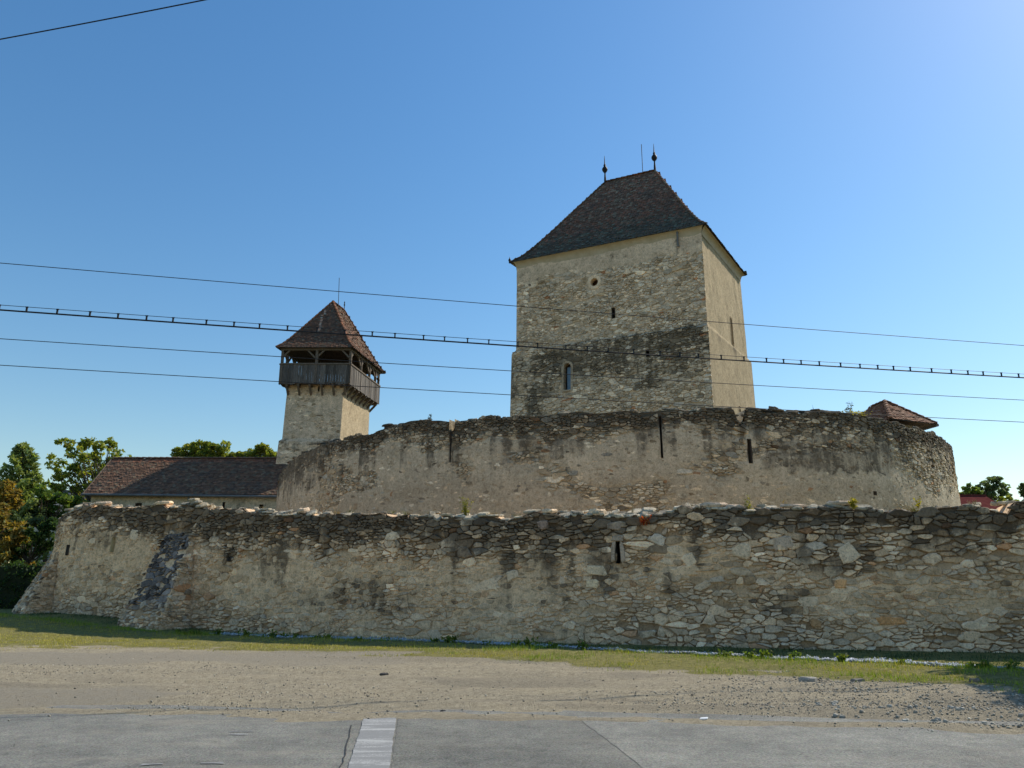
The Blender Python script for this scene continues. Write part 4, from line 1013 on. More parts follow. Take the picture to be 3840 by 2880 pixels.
# ------------------------------------------------------------------ gate tower
GZ_ = [0, 11.2, 11.3, 16]
G_FL = corner(GZ_, [(-16.75, 52.45), (-16.15, 52.45), (-15.97, 52.6), (-15.85, 52.6)])
G_FR = corner(GZ_, [(-12.05, 52.35), (-11.9, 52.45), (-11.95, 52.6), (-11.88, 52.6)])
G_BR = corner(GZ_, [(-10.7, 58.1), (-10.85, 58.0), (-11.0, 57.9), (-11.0, 57.9)])
G_BL = corner(GZ_, [(-15.9, 58.2), (-15.5, 58.0), (-15.2, 57.9), (-15.1, 57.9)])
GF = Face(G_FL, G_FR); GS = Face(G_FR, G_BR); GB = Face(G_BR, G_BL); GW = Face(G_BL, G_FL)
gate = empty('gate_tower', (-13.6, 55.2, 0), 'slim square stone tower with timber gallery and red-brown tiled roof', 'tower')
GE_ = 15.3
def gf_exposed(s, z): return np.clip(0.25 + 1.2 * (fbm(s * 0.7, z * 0.8, 251, 4) - 0.42) + 0.3 * sst(12, 10, z) - 0.4 * sst(14.4, 14.9, z), 0, 1)
def gf_stain(s, z):
    st = 0.5 * sst(0.6, 0.72, fbm(s * 0.7, z * 0.8, 252, 4)) + 0.45 * sst(11.25, 11.1, z) * sst(9.5, 11, z)
    return np.maximum(st, 0.4 * sst(0.5, 0.62, fbm(s * 1.3, z * 0.25, 253, 3)) * sst(11.5, 8, z))
def gf_relief(s, z): e = gf_exposed(s, z); return 0.015 * (1 - e) - 0.02 * e + 0.04 * (fbm(s * 0.8, z * 0.8, 254, 4) - 0.5)
def gf_proud(s, z, u): e = gf_exposed(s, z); return np.where(e < 0.1, np.where(u > 0.9, 0.03, -1), 0.04 * (fbm(s * 0.8, z * 0.8, 254, 4) - 0.5) + (0.005 + 0.045 * u) * e)
def gf_col(s, z): return np.array((0.35, 0.31, 0.25)) * (0.82 + 0.36 * fbm(s, z, 255, 4)[:, None])
g_open = [(2.35, 2.47, 14.75, 15.15)]
zz = np.concatenate([[-0.3, 3, 5], np.arange(5.5, GE_ + 0.1, 0.13)])
V, F, cc, ss_ = core_sheet(np.linspace(0, GF.L, 34), zz, GF, gf_relief, gf_col, gf_stain, g_open); obj('front_wall', mesh('front_wall', V, F, cc, ss_), M['keep'], gate)
lst = stones(0.0, GF.L, 6.5, 15.1, 0.27, 0.115, 131, 15.1, gf_proud, lambda s, z, r: pickn(r, KPAL, len(s)), GF, gf_stain, g_open, gap=0.013, big=0.03, rings=2)
emit(gate, lst, M['keep'], n=200)
recess(GF, g_open[0] + (1.0,), 0.4, M['dark'], gate)
def gs_relief(s, z): pk = sst(0.52, 0.6, fbm(s * 0.8, z * 0.5, 256, 4)) * sst(0.6, 1.6, s); return 0.025 * (fbm(s, z, 257, 4) - 0.5) + pk * (-0.02 + 0.05 * (fbm(s * 6, z * 5, 258, 3) - 0.5))
V, F, cc, ss_ = core_sheet(np.linspace(0, GS.L, 44), zz, GS, gs_relief, lambda s, z: np.array((0.52, 0.45, 0.34)) * (0.88 + 0.22 * fbm(s * 1.4, z * 0.4, 259, 4)[:, None]), lambda s, z: 0.3 * sst(0.6, 0.7, fbm(s * 1.5, z * 0.2, 260, 4)))
obj('side_wall', mesh('side_wall', V, F, cc, ss_), M['plaster'], gate)['label'] = 'sunlit plastered side'
for fc in (GB, GW):
    V, F, cc, ss_ = core_sheet(np.linspace(0, fc.L, 12), np.array([-0.3, 5, 11.2, 11.3, GE_]), fc, lambda s, z: 0 * s, gf_col, lambda s, z: 0 * s + 0.2); obj('rear_wall', mesh('rear_wall', V, F, cc, ss_), M['keep'], gate)
# gallery: floor, parapet boards, posts, braces, corbels
gal = [np.array(p) for p in ((-16.28, 52.0), (-11.42, 52.0), (-10.42, 58.35), (-15.45, 58.35))]
ZF, ZR, ZE = 15.25, 16.6, 17.78
fl = MB(); fl.hexa([(*p, ZF - 0.02) for p in gal] + [(*p, ZF + 0.08) for p in gal]); fl.build('gallery_floor', M['timber'], gate)
r = rs(77)
M['board'] = NT('gallery_board')
tb = M['board']; nb = tb.noise(4.0, 6, 0.65, tb.map((5, 5, 0.6)))
cb = tb.mix(1.0, tb.attr('Col'), tb.ramp(nb, [(0.3, (0.5, 0.5, 0.5)), (0.7, (1.3, 1.27, 1.22))]), 'MULTIPLY'); tb.bump(nb, 0.5, 0.02); M['board'] = tb.out(cb, 0.85, 0.2)
WPAL = [(0.5, (0.14, 0.125, 0.112)), (0.3, (0.185, 0.165, 0.145)), (0.2, (0.09, 0.08, 0.07))]
for e in range(4):
    a, b = gal[e], gal[(e + 1) % 4]; d = b - a; L = np.hypot(*d); d = d / L; n = np.array((d[1], -d[0]))
    if e == 3: n = np.array((d[1], -d[0]))
    m = int(L / 0.185)
    for k in range(m):
        c = a + d * L * (k + 0.5) / m; w = L / m * 0.47; z0 = ZF - 0.1 + r.normal(0, 0.025); z1 = ZR - 0.02 + r.normal(0, 0.015); o0 = 0.03 + r.uniform(0, 0.012)
        P8 = [(*(c - d * w + n * o0), z0), (*(c + d * w + n * o0), z0), (*(c + d * w + n * (o0 + 0.03)), z0), (*(c - d * w + n * (o0 + 0.03)), z0)]
        P8 += [(p[0], p[1], z1) for p in P8]
        MB().hexa(P8).build('parapet_board', M['board'], gate, col=pick(r, WPAL))
    MB().bar((*(a + n * 0.05), ZR), (*(b + n * 0.05), ZR), 0.14, 0.1).build('hand_rail', M['timber'], gate)
    MB().bar((*a, ZE - 0.1), (*b, ZE - 0.1), 0.18, 0.18).build('wall_plate', M['timber'], gate)
    np_ = [0, 0.5, 1] if e in (0, 2) else [0, 0.33, 0.62, 0.83, 1]
    for f in np_[:-1]:
        p = a + d * L * f + d * 0.08; MB().bar((*p, ZF), (*p, ZE - 0.05), 0.17, 0.17).build('post', M['timber'], gate)
    for f in np_:
        p = a + d * L * f
        for sgn in (-1, 1):
            f2 = f + sgn * 0.62 / L
            if -0.01 <= f2 <= 1.01: MB().bar((*(p + d * sgn * 0.05), ZE - 0.72), (*(a + d * L * f2), ZE - 0.14), 0.1, 0.11).build('brace', M['timber'], gate)
    if e < 2:
        nc = 6 if e == 0 else 8
        for k in range(nc):
            p = a + d * L * (k + 0.6) / nc
            q = MB(); q.bar((*(p - n * 0.8), ZF - 0.13), (*(p + n * 0.0), ZF - 0.13), 0.15, 0.2); q.bar((*(p - n * 0.62), ZF - 0.75), (*(p - n * 0.1), ZF - 0.2), 0.13, 0.14); q.build('corbel', M['timber'], gate)
groof = bpy.data.objects.new('roof', None); C.objects.link(groof); groof.parent = gate; groof.location = (0, 0, ZE)
ge = [np.array((*p, 17.74)) for p in ((-16.62, 51.68), (-11.18, 51.68), (-10.05, 58.7), (-15.6, 58.7))]
g0 = np.array((-13.5, 54.5, 22.22)); g1 = np.array((-13.0, 56.0, 22.1))
GP = [(0, 0), (0.16, 0.11), (0.3, 0.25), (1, 1)]
TP2 = [(0.4, (0.17, 0.108, 0.083)), (0.25, (0.13, 0.09, 0.073)), (0.2, (0.22, 0.13, 0.095)), (0.15, (0.18, 0.158, 0.13))]
gt = []
def streak(v, h, r): return np.array((2.6, 2.9, 3.2)) if (0.28 < v < 0.94 and abs(h - (0.47 - 0.27 * (v - 0.3) / 0.6)) * (1 - v * 0.9) < 0.016) else (0.75 + 0.3 * v) * np.ones(3)
roof_face(ge[0], ge[1], g0, g0, GP, 0.17, 0.14, 71, TP2, groof, gt, streak)
roof_face(ge[1], ge[2], g0, g1, GP, 0.17, 0.14, 72, TP2, groof, gt)
roof_face(ge[2], ge[3], g1, g1, GP, 0.25, 0.2, 73, TP2, groof, gt)
roof_face(ge[3], ge[0], g1, g0, GP, 0.2, 0.16, 74, TP2, groof, gt)
emit(groof, gt, M['tile'], 'roof_tile', 'roof_tiles', 300)
TP3 = [(1, (0.25, 0.12, 0.075)), (0.5, (0.17, 0.09, 0.06))]
hips([(ge[0], g0), (ge[1], g0), (ge[2], g1)], groof, GP, TP3, 90); ridge_caps(g0, g1, groof, M['tile'], pal=TP3, seed=3)
MB().tube([(-13.2, 55.0, 22.0), (-13.26, 55.0, 24.35)], 0.022).build('lightning_rod', M['iron'], groof)
MB().lathe((-12.95, 55.9, 22.05), [(0.03, 0), (0.03, 0.35), (0.07, 0.42), (0.03, 0.5), (0.05, 0.62), (0.0, 0.75)], 8).build('finial', M['iron'], groof, smooth=True)

# ------------------------------------------------------------------ long low barn beside the gate tower
barn = empty('barn', (-21.5, 53, 0), 'long low outbuilding with brown tiled roof and gutter left of the gate tower', 'outbuilding')
bx0, bx1 = -27.4, -14.6
def Bf(q, z, off): return np.stack([bx0 + q, 50.25 - off, z], -1)
bo = [(2.95, 3.35, 6.0, 6.7), (6.15, 6.4, 6.2, 6.6), (8.6, 8.75, 6.3, 6.75), (11.0, 11.25, 6.25, 6.6)]
V, F, cc, ss_ = core_sheet(np.linspace(0, bx1 - bx0, 60), np.concatenate([[-0.2, 3, 4], np.arange(4.5, 7.2, 0.15)]), Bf, lambda s, z: 0.03 * (fbm(s, z, 261, 4) - 0.5), lambda s, z: np.array((0.32, 0.29, 0.225)) * (0.75 + 0.45 * fbm(s * 0.9, z, 262, 4)[:, None]), lambda s, z: 0.5 * sst(0.55, 0.68, fbm(s * 1.2, z * 0.6, 263, 4)), bo)
obj('front_wall', mesh('front_wall', V, F, cc, ss_), M['keep'], barn)
for o in bo: recess(Bf, o + (1.0,), 0.3, M['dark'], barn, 'window_recess')
q = MB(); q.add([(bx0, 50.25, -0.2), (bx0, 55.75, -0.2), (bx0, 55.75, 7.15), (bx0, 53, 10.0), (bx0, 50.25, 7.15)], [(0, 1, 2, 3, 4)]); q.add([(bx1, 50.25, -0.2), (bx1, 55.75, -0.2), (bx1, 55.75, 7.15), (bx1, 53, 10.0), (bx1, 50.25, 7.15)], [(0, 1, 2, 3, 4)]); q.add([(bx0, 55.75, -0.2), (bx1, 55.75, -0.2), (bx1, 55.75, 7.1), (bx0, 55.75, 7.1)], [(0, 1, 2, 3)])
q.build('gable_wall', M['house'], barn)
broof = bpy.data.objects.new('roof', None); C.objects.link(broof); broof.parent = barn; broof.location = (0, 0, 7.2)
TP4 = [(0.4, (0.165, 0.105, 0.078)), (0.25, (0.125, 0.085, 0.066)), (0.2, (0.205, 0.128, 0.093)), (0.15, (0.18, 0.15, 0.115))]
bt_ = []
roof_face((-27.75, 49.9, 7.2), (bx1, 49.9, 7.2), (-27.75, 53, 10.05), (bx1, 53, 10.05), [(0, 0), (1, 1)], 0.18, 0.17, 81, TP4, broof, bt_, lambda v, h, r: np.array((1.25, 1.0, 0.95)) if v > 0.9 else np.ones(3))
roof_face((bx1, 56.1, 7.2), (-27.75, 56.1, 7.2), (bx1, 53, 10.05), (-27.75, 53, 10.05), [(0, 0), (1, 1)], 0.4, 0.35, 82, TP4, broof, bt_)
emit(broof, bt_, M['tile'], 'roof_tile', 'roof_tiles', 300)
ridge_caps((-27.75, 53, 10.08), (bx1, 53, 10.08), broof, M['tile'], 0.4, 0.12, pal=TP4, seed=9)
gt_ = MB(); gt_.tube([(-27.8, 49.8, 7.2), (bx1, 49.8, 7.06)], 0.075, 8); gt_.build('gutter', M['zinc'], barn)
MB().tube([(-20.95, 49.9, 7.1), (-20.95, 50.1, 6.7), (-20.95, 50.15, 4.5)], 0.05, 6).build('downpipe', M['zinc'], barn)
MB().bar((-27.78, 49.9, 7.16), (-27.78, 53, 10.02), 0.05, 0.2).build('verge_board', M['timber'], barn)

# ------------------------------------------------------------------ chapel roof over the ring wall
ch = empty('chapel', (18.8, 39.2, 0), 'small building whose hipped red-brown roof peeks over the ring wall', 'building')
ce = [np.array((x, y, 9.25)) for x, y in ((18.1, 35.9), (21.0, 37.2), (20.4, 41.0), (17.3, 40.3))]
ca = np.array((18.95, 38.0, 10.6)); cb_ = np.array((18.85, 39.4, 10.6))
q = MB(); q.hexa([(18.3, 37.1, 0), (20.1, 37.9, 0), (19.8, 40.4, 0), (17.8, 39.9, 0), (18.3, 37.1, 9.3), (20.1, 37.9, 9.3), (19.8, 40.4, 9.3), (17.8, 39.9, 9.3)]); q.build('wall', M['house'], ch)
croof = bpy.data.objects.new('roof', None); C.objects.link(croof); croof.parent = ch; croof.location = (0, 0, 9.25)
ct_ = []; TP5 = [(0.5, (0.26, 0.145, 0.10)), (0.3, (0.2, 0.115, 0.085)), (0.2, (0.3, 0.2, 0.15))]
for i, (a, b) in enumerate(((ca, ca), (ca, cb_), (cb_, cb_), (cb_, ca))): roof_face(ce[i], ce[(i + 1) % 4], a, b, [(0, 0), (1, 1)], 0.18, 0.15, 91 + i, TP5, croof, ct_)
emit(croof, ct_, M['tile'], 'roof_tile', 'roof_tiles', 300)
hips([(ce[0], ca), (ce[1], ca)], croof, [(0, 0), (1, 1)], TP5, 400); ridge_caps(ca, cb_, croof, M['tile'], pal=TP5, seed=7)
MB().bar((21.02, 37.2, 9.2), (20.42, 41.0, 9.2), 0.12, 0.12).build('gutter', M['zinc'], ch)

# ------------------------------------------------------------------ plants
def leaves(cen, spread, n, size, pal, r, flat=0.75, elong=1.6, droop=0.0):
    """n leaf blades scattered round the points cen (k,3); returns V, F, col"""
    k = r.integers(0, len(cen), n); sp = np.asarray(spread)[k] if np.ndim(spread) else np.full(n, spread)
    d = r.normal(0, 1, (n, 3)); d /= np.linalg.norm(d, axis=1)[:, None]; d *= (r.random(n) ** 0.45 * sp)[:, None]; d[:, 2] *= flat
    p = cen[k] + d
    nn = r.normal(0, 1, (n, 3)); nn[:, 2] += 0.8; nn /= np.linalg.norm(nn, axis=1)[:, None]
    t = np.cross(nn, r.normal(0, 1, (n, 3))); t /= np.linalg.norm(t, axis=1)[:, None]; t[:, 2] -= droop; b = np.cross(nn, t)
    s = size * r.uniform(0.6, 1.35, n)[:, None]
    V = np.stack([p - t * s * elong / 2, p + b * s * 0.42 + nn * s * 0.08, p + t * s * elong / 2, p - b * s * 0.42 + nn * s * 0.08], 1).reshape(-1, 3)
    F = np.arange(4 * n).reshape(n, 4)
    w = np.array([q[0] for q in pal]); ci = r.choice(len(pal), n, p=w / w.sum()); col = np.array([q[1] for q in pal])[ci] * np.exp(r.normal(0, 0.18, (n, 1)))
    return V, F, np.repeat(col, 4, 0)

def tree(name, label, base, blobs, nleaf, size, pal, seed, cat='tree', group=None, sub=9, sp=0.42, trunk=0.16, elong=1.5):
    """tapered trunk with limbs to every clump; crown of leaf blades in uneven clumps"""
    r = rs(seed); base = Vector(base)
    o = empty(name, base, label, cat, group)
    cz = np.array([b[:3] for b in blobs], float); cr = np.array([b[3] for b in blobs], float)
    cen = []; spd = []
    for (x, y, z, rad) in blobs:
        for _ in range(sub):
            d = r.normal(0, 1, 3); d /= np.linalg.norm(d); cen.append(np.array((x, y, z)) + d * rad * r.uniform(0.35, 0.95) * np.array((1, 1, 0.85))); spd.append(rad * sp * r.uniform(0.6, 1.3))
    cen = np.array(cen); V, F, cc = leaves(cen, np.array(spd), nleaf, size, pal, r, elong=elong)
    obj('crown', mesh('crown', V, F, cc), M['leaf'], o)
    mid = cz.mean(0); q = MB(); fork = Vector((mid[0] * 0.7 + base.x * 0.3, mid[1] * 0.7 + base.y * 0.3, base.z + (cz[:, 2].min() - base.z) * 0.8))
    q.tube([base - Vector((0, 0, 0.2)), base.lerp(fork, 0.5) + Vector((r.normal(0, 0.1), 0, 0)), fork], [trunk, trunk * 0.8, trunk * 0.6], 8)
    for c in cen[::2]:
        c = Vector(c); m_ = fork.lerp(c, 0.5) + Vector((r.normal(0, 0.12), r.normal(0, 0.12), 0.1)); q.tube([fork, m_, c], [trunk * 0.4, trunk * 0.22, trunk * 0.06], 5)
    q.build('trunk', M['bark'], o)
    return o
GREEN = [(0.4, (0.130, 0.208, 0.046)), (0.3, (0.182, 0.247, 0.052)), (0.2, (0.078, 0.143, 0.039)), (0.1, (0.260, 0.273, 0.065))]
YEL = [(0.4, (0.221, 0.273, 0.052)), (0.3, (0.273, 0.286, 0.058)), (0.2, (0.130, 0.195, 0.046)), (0.1, (0.364, 0.325, 0.078))]
DKG = [(0.5, (0.058, 0.111, 0.039)), (0.3, (0.085, 0.143, 0.049)), (0.2, (0.039, 0.072, 0.029))]
BLU = [(0.5, (0.111, 0.163, 0.085)), (0.3, (0.143, 0.195, 0.091)), (0.2, (0.078, 0.117, 0.072))]

def uv(u, v, Y):   # where a sight line of the survey meets the vertical plane at distance Y
    th = R(14.6); a = (u - 1920) / 2880; b = (1440 - v) / 2880; y = math.cos(th) - b * math.sin(th); k = Y / y
    return (a * k, Y, 1.6 + (math.sin(th) + b * math.cos(th)) * k)
def blobs(lst, Y, sc_=1.0, dy=0.8, seed=1):
    r = rs(seed); out = []
    for u, v, rad in lst:
        Yk = Y + r.normal(0, dy); p = uv(u, v, Yk); out.append((*p, rad * Yk / 2880 * sc_))
    return out
# open-crowned tree left of the barn
tree('walnut_tree', 'tall open-crowned leafy tree beside the left gable of the barn', (-26.5, 56.5, 0.3),
     blobs([(325, 1665, 30), (360, 1690, 35), (245, 1670, 32), (300, 1700, 40), (410, 1662, 30), (430, 1715, 40), (460, 1735, 40), (205, 1740, 38), (225, 1780, 35), (290, 1745, 45), (340, 1745, 45), (280, 1790, 38), (220, 1830, 35), (330, 1800, 45), (370, 1770, 40), (390, 1810, 45), (300, 1850, 45), (350, 1870, 50)], 56.5, seed=2), 5200, 0.19, YEL, 601, sub=8, sp=0.48)
tree('shrubby_tree', 'round green tree standing between the conifer and the barn', (-27.0, 46, 0.4),
     blobs([(120, 1835, 32), (160, 1850, 36), (90, 1870, 36), (190, 1870, 36), (140, 1900, 45), (200, 1920, 45), (240, 1880, 30), (230, 1940, 40), (110, 1940, 40)], 46, seed=3), 5200, 0.13, GREEN, 602)
tree('shrubby_tree', 'dark leafy tree against the left end of the barn wall', (-22.5, 46.5, 0.4),
     blobs([(250, 1870, 30), (300, 1880, 35), (265, 1905, 38), (320, 1915, 35), (290, 1940, 40)], 46.5, seed=4), 3600, 0.13, GREEN, 603)
tree('bush', 'dense dark bush below the trees at the wall corner', (-25.5, 42, 0.4),
     blobs([(60, 2000, 45), (130, 1990, 45), (170, 2020, 40), (100, 2040, 45), (30, 2040, 45), (150, 2060, 35), (60, 2075, 35), (200, 1970, 30)], 42, seed=5), 6000, 0.11, DKG, 604, cat='bush', trunk=0.08)
tree('bush', 'mid-green bush in front of the small house beside the conifer', (-27.5, 44, 0.4),
     blobs([(60, 1900, 40), (100, 1920, 45), (50, 1950, 40), (110, 1960, 40), (140, 1930, 35)], 44, seed=6), 4200, 0.11, BLU, 605, cat='bush', trunk=0.08)
# conifer with yellowing fringe
def conifer(name, label, base, h, rad, seed, pal, n=70):
    r = rs(seed); o = empty(name, base, label, 'conifer'); q = MB(); b = Vector(base)
    q.tube([b, b + Vector((0, 0, h * 0.98))], [0.2, 0.03], 8); cen = []; sp = []
    for k in range(n):
        f = (k + 0.5) / n; z = h * (0.08 + 0.9 * f); L = rad * (1 - f) ** 0.8 * r.uniform(0.75, 1.1) + 0.15; a = r.uniform(0, 6.28)
        tip = b + Vector((math.cos(a) * L, math.sin(a) * L, z + L * 0.35)); q.tube([b + Vector((0, 0, z)), tip], [0.04, 0.01], 4)
        for t_ in np.linspace(0.3, 1.0, 6): p = (b + Vector((0, 0, z))).lerp(tip, t_); cen.append(tuple(p)); sp.append(0.26 * (1.15 - 0.5 * t_))
    q.build('trunk', M['bark'], o)
    V, F, cc = leaves(np.array(cen), np.array(sp), 7000, 0.15, pal, r, flat=1.0, elong=2.4); obj('crown', mesh('crown', V, F, cc), M['needle'], o); return o
conifer('conifer', 'green pine with upright shoots at the left edge', (*uv(5, 2200, 45)[:2], 0.3), 9.4, 3.3, 611, [(0.6, (0.2, 0.27, 0.09)), (0.4, (0.26, 0.31, 0.11))], n=90)
conifer('conifer', 'yellow-brown thuja in front of the pine at the left edge', (*uv(-25, 2200, 41)[:2], 0.3), 6.6, 1.9, 612, [(0.5, (0.28, 0.19, 0.045)), (0.3, (0.33, 0.24, 0.06)), (0.2, (0.16, 0.17, 0.05))], n=46)
# clipped hedge, its deep shade put into the dark leaf and core colours
r = rs(620); hp = np.array([(-33, 38.5), (-21.6, 36.6)]); cen = []
for _ in range(900):
    f = r.random(); cen.append((hp[0, 0] + (hp[1, 0] - hp[0, 0]) * f, hp[0, 1] + (hp[1, 1] - hp[0, 1]) * f + r.uniform(-0.5, 0.5), r.uniform(0.35, 2.5)))
hd = empty('hedge', (-27, 37.5, 0.4), 'dark clipped hedge beyond the corner buttress', 'hedge')
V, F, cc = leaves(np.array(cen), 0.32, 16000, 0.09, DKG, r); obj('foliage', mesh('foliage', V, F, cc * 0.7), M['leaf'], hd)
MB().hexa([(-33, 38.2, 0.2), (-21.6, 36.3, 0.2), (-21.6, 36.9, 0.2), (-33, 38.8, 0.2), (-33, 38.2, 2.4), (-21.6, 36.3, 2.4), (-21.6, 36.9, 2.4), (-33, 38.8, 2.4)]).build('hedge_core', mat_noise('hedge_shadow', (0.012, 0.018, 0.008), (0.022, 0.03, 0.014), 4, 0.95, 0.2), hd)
# trees behind the barn
tree('oak_tree', 'broad sunlit treetop rising behind the middle of the barn roof', (-28, 66, 0), blobs([(670, 1705, 36), (705, 1690, 38), (745, 1685, 40), (785, 1690, 42), (800, 1670, 32), (835, 1695, 40), (750, 1710, 42), (865, 1715, 34), (800, 1720, 42), (700, 1725, 42)], 66, seed=7, dy=0.5), 9500, 0.17, YEL, 606, sub=10)
tree('oak_tree', 'smaller pointed treetop behind the barn roof next to the gate tower', (-22, 66, 0), blobs([(905, 1708, 26), (955, 1698, 36), (980, 1680, 26), (1005, 1705, 34), (930, 1718, 32), (1030, 1715, 30), (970, 1725, 40)], 66, seed=8, dy=0.5), 7000, 0.17, YEL, 607, sub=10)
# right of the ring wall
tree('round_tree', 'round grey-green tree behind the red-roofed house', (36, 62, 0), blobs([(3720, 1810, 32), (3690, 1830, 30), (3750, 1835, 32), (3720, 1850, 36), (3690, 1860, 30), (3770, 1850, 24), (3735, 1800, 20)], 62, seed=9), 4200, 0.15, BLU, 608, sub=8)
tree('bush', 'light green bush between the ring wall and the red roof', (34, 58, 0), blobs([(3630, 1830, 22), (3645, 1850, 26), (3660, 1840, 20), (3620, 1860, 25)], 58, seed=10), 1800, 0.14, GREEN, 609, cat='bush')
tree('bush', 'low yellow-green bush right of the red-roofed house', (38, 58, 0), blobs([(3745, 1880, 22), (3780, 1875, 20), (3800, 1885, 22), (3760, 1890, 20)], 58, seed=11), 1800, 0.13, YEL, 610, cat='bush')
tree('round_tree', 'grey-green tree cut off by the right edge', (40, 60, 0), blobs([(3850, 1820, 26), (3870, 1850, 34), (3845, 1850, 22), (3880, 1800, 26)], 60, seed=12), 1800, 0.15, BLU, 613, sub=8)
tree('shadow_tree', 'unseen tree added beyond the right edge to cast a shadow on the verge', (15.4, 17.2, 0), [(14.2, 17.1, 6.2, 1.2), (15.4, 17.7, 6.6, 1.4), (14.7, 16.5, 7.2, 1.2), (15.8, 16.8, 5.6, 1.3), (14.7, 17.9, 5.3, 1.0), (16.4, 17.4, 7.2, 1.2), (15.0, 16.2, 6.0, 1.1)], 12000, 0.14, GREEN, 614, sub=10, sp=0.45)  # out of view, added only to throw the verge shadow
# ------------------------------------------------------------------ small houses far off
def cottage(name, label, x0, x1, y0, y1, ez, rz, rm, wm):
    o = empty(name, ((x0 + x1) / 2, (y0 + y1) / 2, 0), label, 'house'); ym = (y0 + y1) / 2
    MB().add([(x0, y0, 0), (x1, y0, 0), (x1, y1, 0), (x0, y1, 0), (x0, y0, ez), (x1, y0, ez), (x1, y1, ez), (x0, y1, ez), (x0, ym, rz), (x1, ym, rz)], [(0, 1, 5, 4), (1, 2, 6, 9, 5), (2, 3, 7, 6), (3, 0, 4, 8, 7)]).build('wall', wm, o)
    q = MB()
    for a, b in ((y0 - 0.4, ez - 0.2), (y1 + 0.4, ez - 0.2)): q.hexa([(x0 - 0.3, a, b), (x1 + 0.3, a, b), (x1 + 0.3, ym, rz), (x0 - 0.3, ym, rz), (x0 - 0.3, a, b + 0.12), (x1 + 0.3, a, b + 0.12), (x1 + 0.3, ym, rz + 0.12), (x0 - 0.3, ym, rz + 0.12)])
    rf = q.build('roof', rm, o); MB().bar((x0 - 0.3, ym, rz + 0.13), (x1 + 0.3, ym, rz + 0.13), 0.25, 0.12).build('ridge_cap', rm, rf)
    MB().box((x0 + x1) / 2 - 0.5, (x0 + x1) / 2 + 0.5, y0 - 0.02, y0 + 0.05, ez * 0.35, ez * 0.8).build('window', M['pane'], o); return o
cottage('house', 'small house with dark red roof behind the right end of the wall', 28.6, 31.9, 50, 55, 6.0, 7.3, M['redroof'], M['house'])
cottage('house', 'grey-roofed house glimpsed between the trees left of the barn', -36.8, -31, 58, 64, 6.3, 8.6, M['zinc'], M['house'])

# ------------------------------------------------------------------ overhead lines
def wire(name, label, pts, rad, group='overhead lines'):
    """hanging line through surveyed points, lightly sagging"""
    P = np.array(pts, float); s = np.concatenate([[0], np.cumsum(np.linalg.norm(np.diff(P, axis=0), axis=1))])
    t = np.linspace(0, s[-1], 60); c = [np.poly1d(np.polyfit(s, P[:, k], 2 if len(P) > 2 else 1))(t) for k in range(3)]
    q = MB(); q.tube(list(zip(*c)), rad, 6); o = q.build(name, M['cable']); tag(o, label, 'power line', group); return o, np.array(c).T
def wl_pts(z):   # the lines run from a post off to the left to one off to the right, receding slightly
    d = np.array((19.4, 4.3)); a = np.array((-8.3, 12.0)); out = []
    for f, zz in z: out.append((*(a + d * f), zz))
    return out
wire('overhead_wire', 'topmost thin wire crossing the keep', wl_pts([(-1.3, 7.2), (0, 6.84), (0.5, 6.74), (1, 6.72), (2.2, 7.0)]), 0.0065)
wire('overhead_wire', 'single thin wire just below the spacer cable', wl_pts([(-1.3, 5.85), (0, 5.49), (0.5, 5.44), (1, 5.50), (2.2, 5.8)]), 0.0065)
wire('overhead_wire', 'lowest thin wire crossing the gallery of the gate tower', wl_pts([(-1.3, 5.4), (0, 5.06), (0.5, 5.0), (1, 4.96), (2.2, 5.2)]), 0.0065)
co, cp = wire('spacer_cable', 'thick bundled cable hung from a thin wire by small black clips', wl_pts([(-1.3, 6.4), (0, 5.98), (0.5, 5.93), (1, 6.02), (2.2, 6.4)]), 0.014)
up = cp + np.array((0, 0, 0.085)); q = MB(); q.tube([tuple(p) for p in up], 0.0055, 5); q.build('messenger_wire', M['cable'], co)
sl = np.concatenate([[0], np.cumsum(np.linalg.norm(np.diff(cp, axis=0), axis=1))]); r = rs(640); s = 0.3
while s < sl[-1]:
    p = np.array([np.interp(s, sl, cp[:, k]) for k in range(3)])
    if -13 < p[0] < 16: MB().box(p[0] - 0.011, p[0] + 0.011, p[1] - 0.012, p[1] + 0.012, p[2] - 0.01, p[2] + 0.088).box(p[0] - 0.022, p[0] + 0.022, p[1] - 0.009, p[1] + 0.009, p[2] + 0.076, p[2] + 0.092).build('cable_clip', M['cable'], co)
    s += r.uniform(0.38, 0.56)
wire('overhead_wire', 'lone wire rising across the upper left corner', [(-14.5, 10.0, 8.35), (-6.2, 7.95, 8.0), (-3.35, 7.3, 8.0), (6.0, 5.1, 8.4)], 0.0075)

# ------------------------------------------------------------------ grass, weeds, gravel
def blades(x, y, h, lean, w, col, r):
    n = len(x); z = ground_h(x, y); a = r.uniform(0, 2 * math.pi, n); l = lean * h * r.uniform(0.2, 1.3, n)
    bx = np.cos(a + 1.57) * w / 2; by = np.sin(a + 1.57) * w / 2; tx = np.cos(a) * l; ty = np.sin(a) * l
    V = np.stack([np.stack([x - bx, y - by, z - 0.01], -1), np.stack([x + bx, y + by, z - 0.01], -1), np.stack([x + tx, y + ty, z + h], -1)], 1).reshape(-1, 3)
    return V, np.arange(3 * n).reshape(n, 3), np.repeat(col, 3, 0)
r = rs(650); n = 330000
x = r.uniform(-24, 13, n); y = r.uniform(11.5, 31, n)
g, d, a_, dd = masks(x, y)
owx = OW.p[int(np.argmin(OW.p[:, 0])):]; wy = np.interp(x, owx[:, 0], owx[:, 1])
dens = g * (1 - d) * (y < wy - 0.1) * (0.08 + 0.92 * sst(0.38, 0.58, fbm(x * 1.1, y * 1.6, 651, 4)))
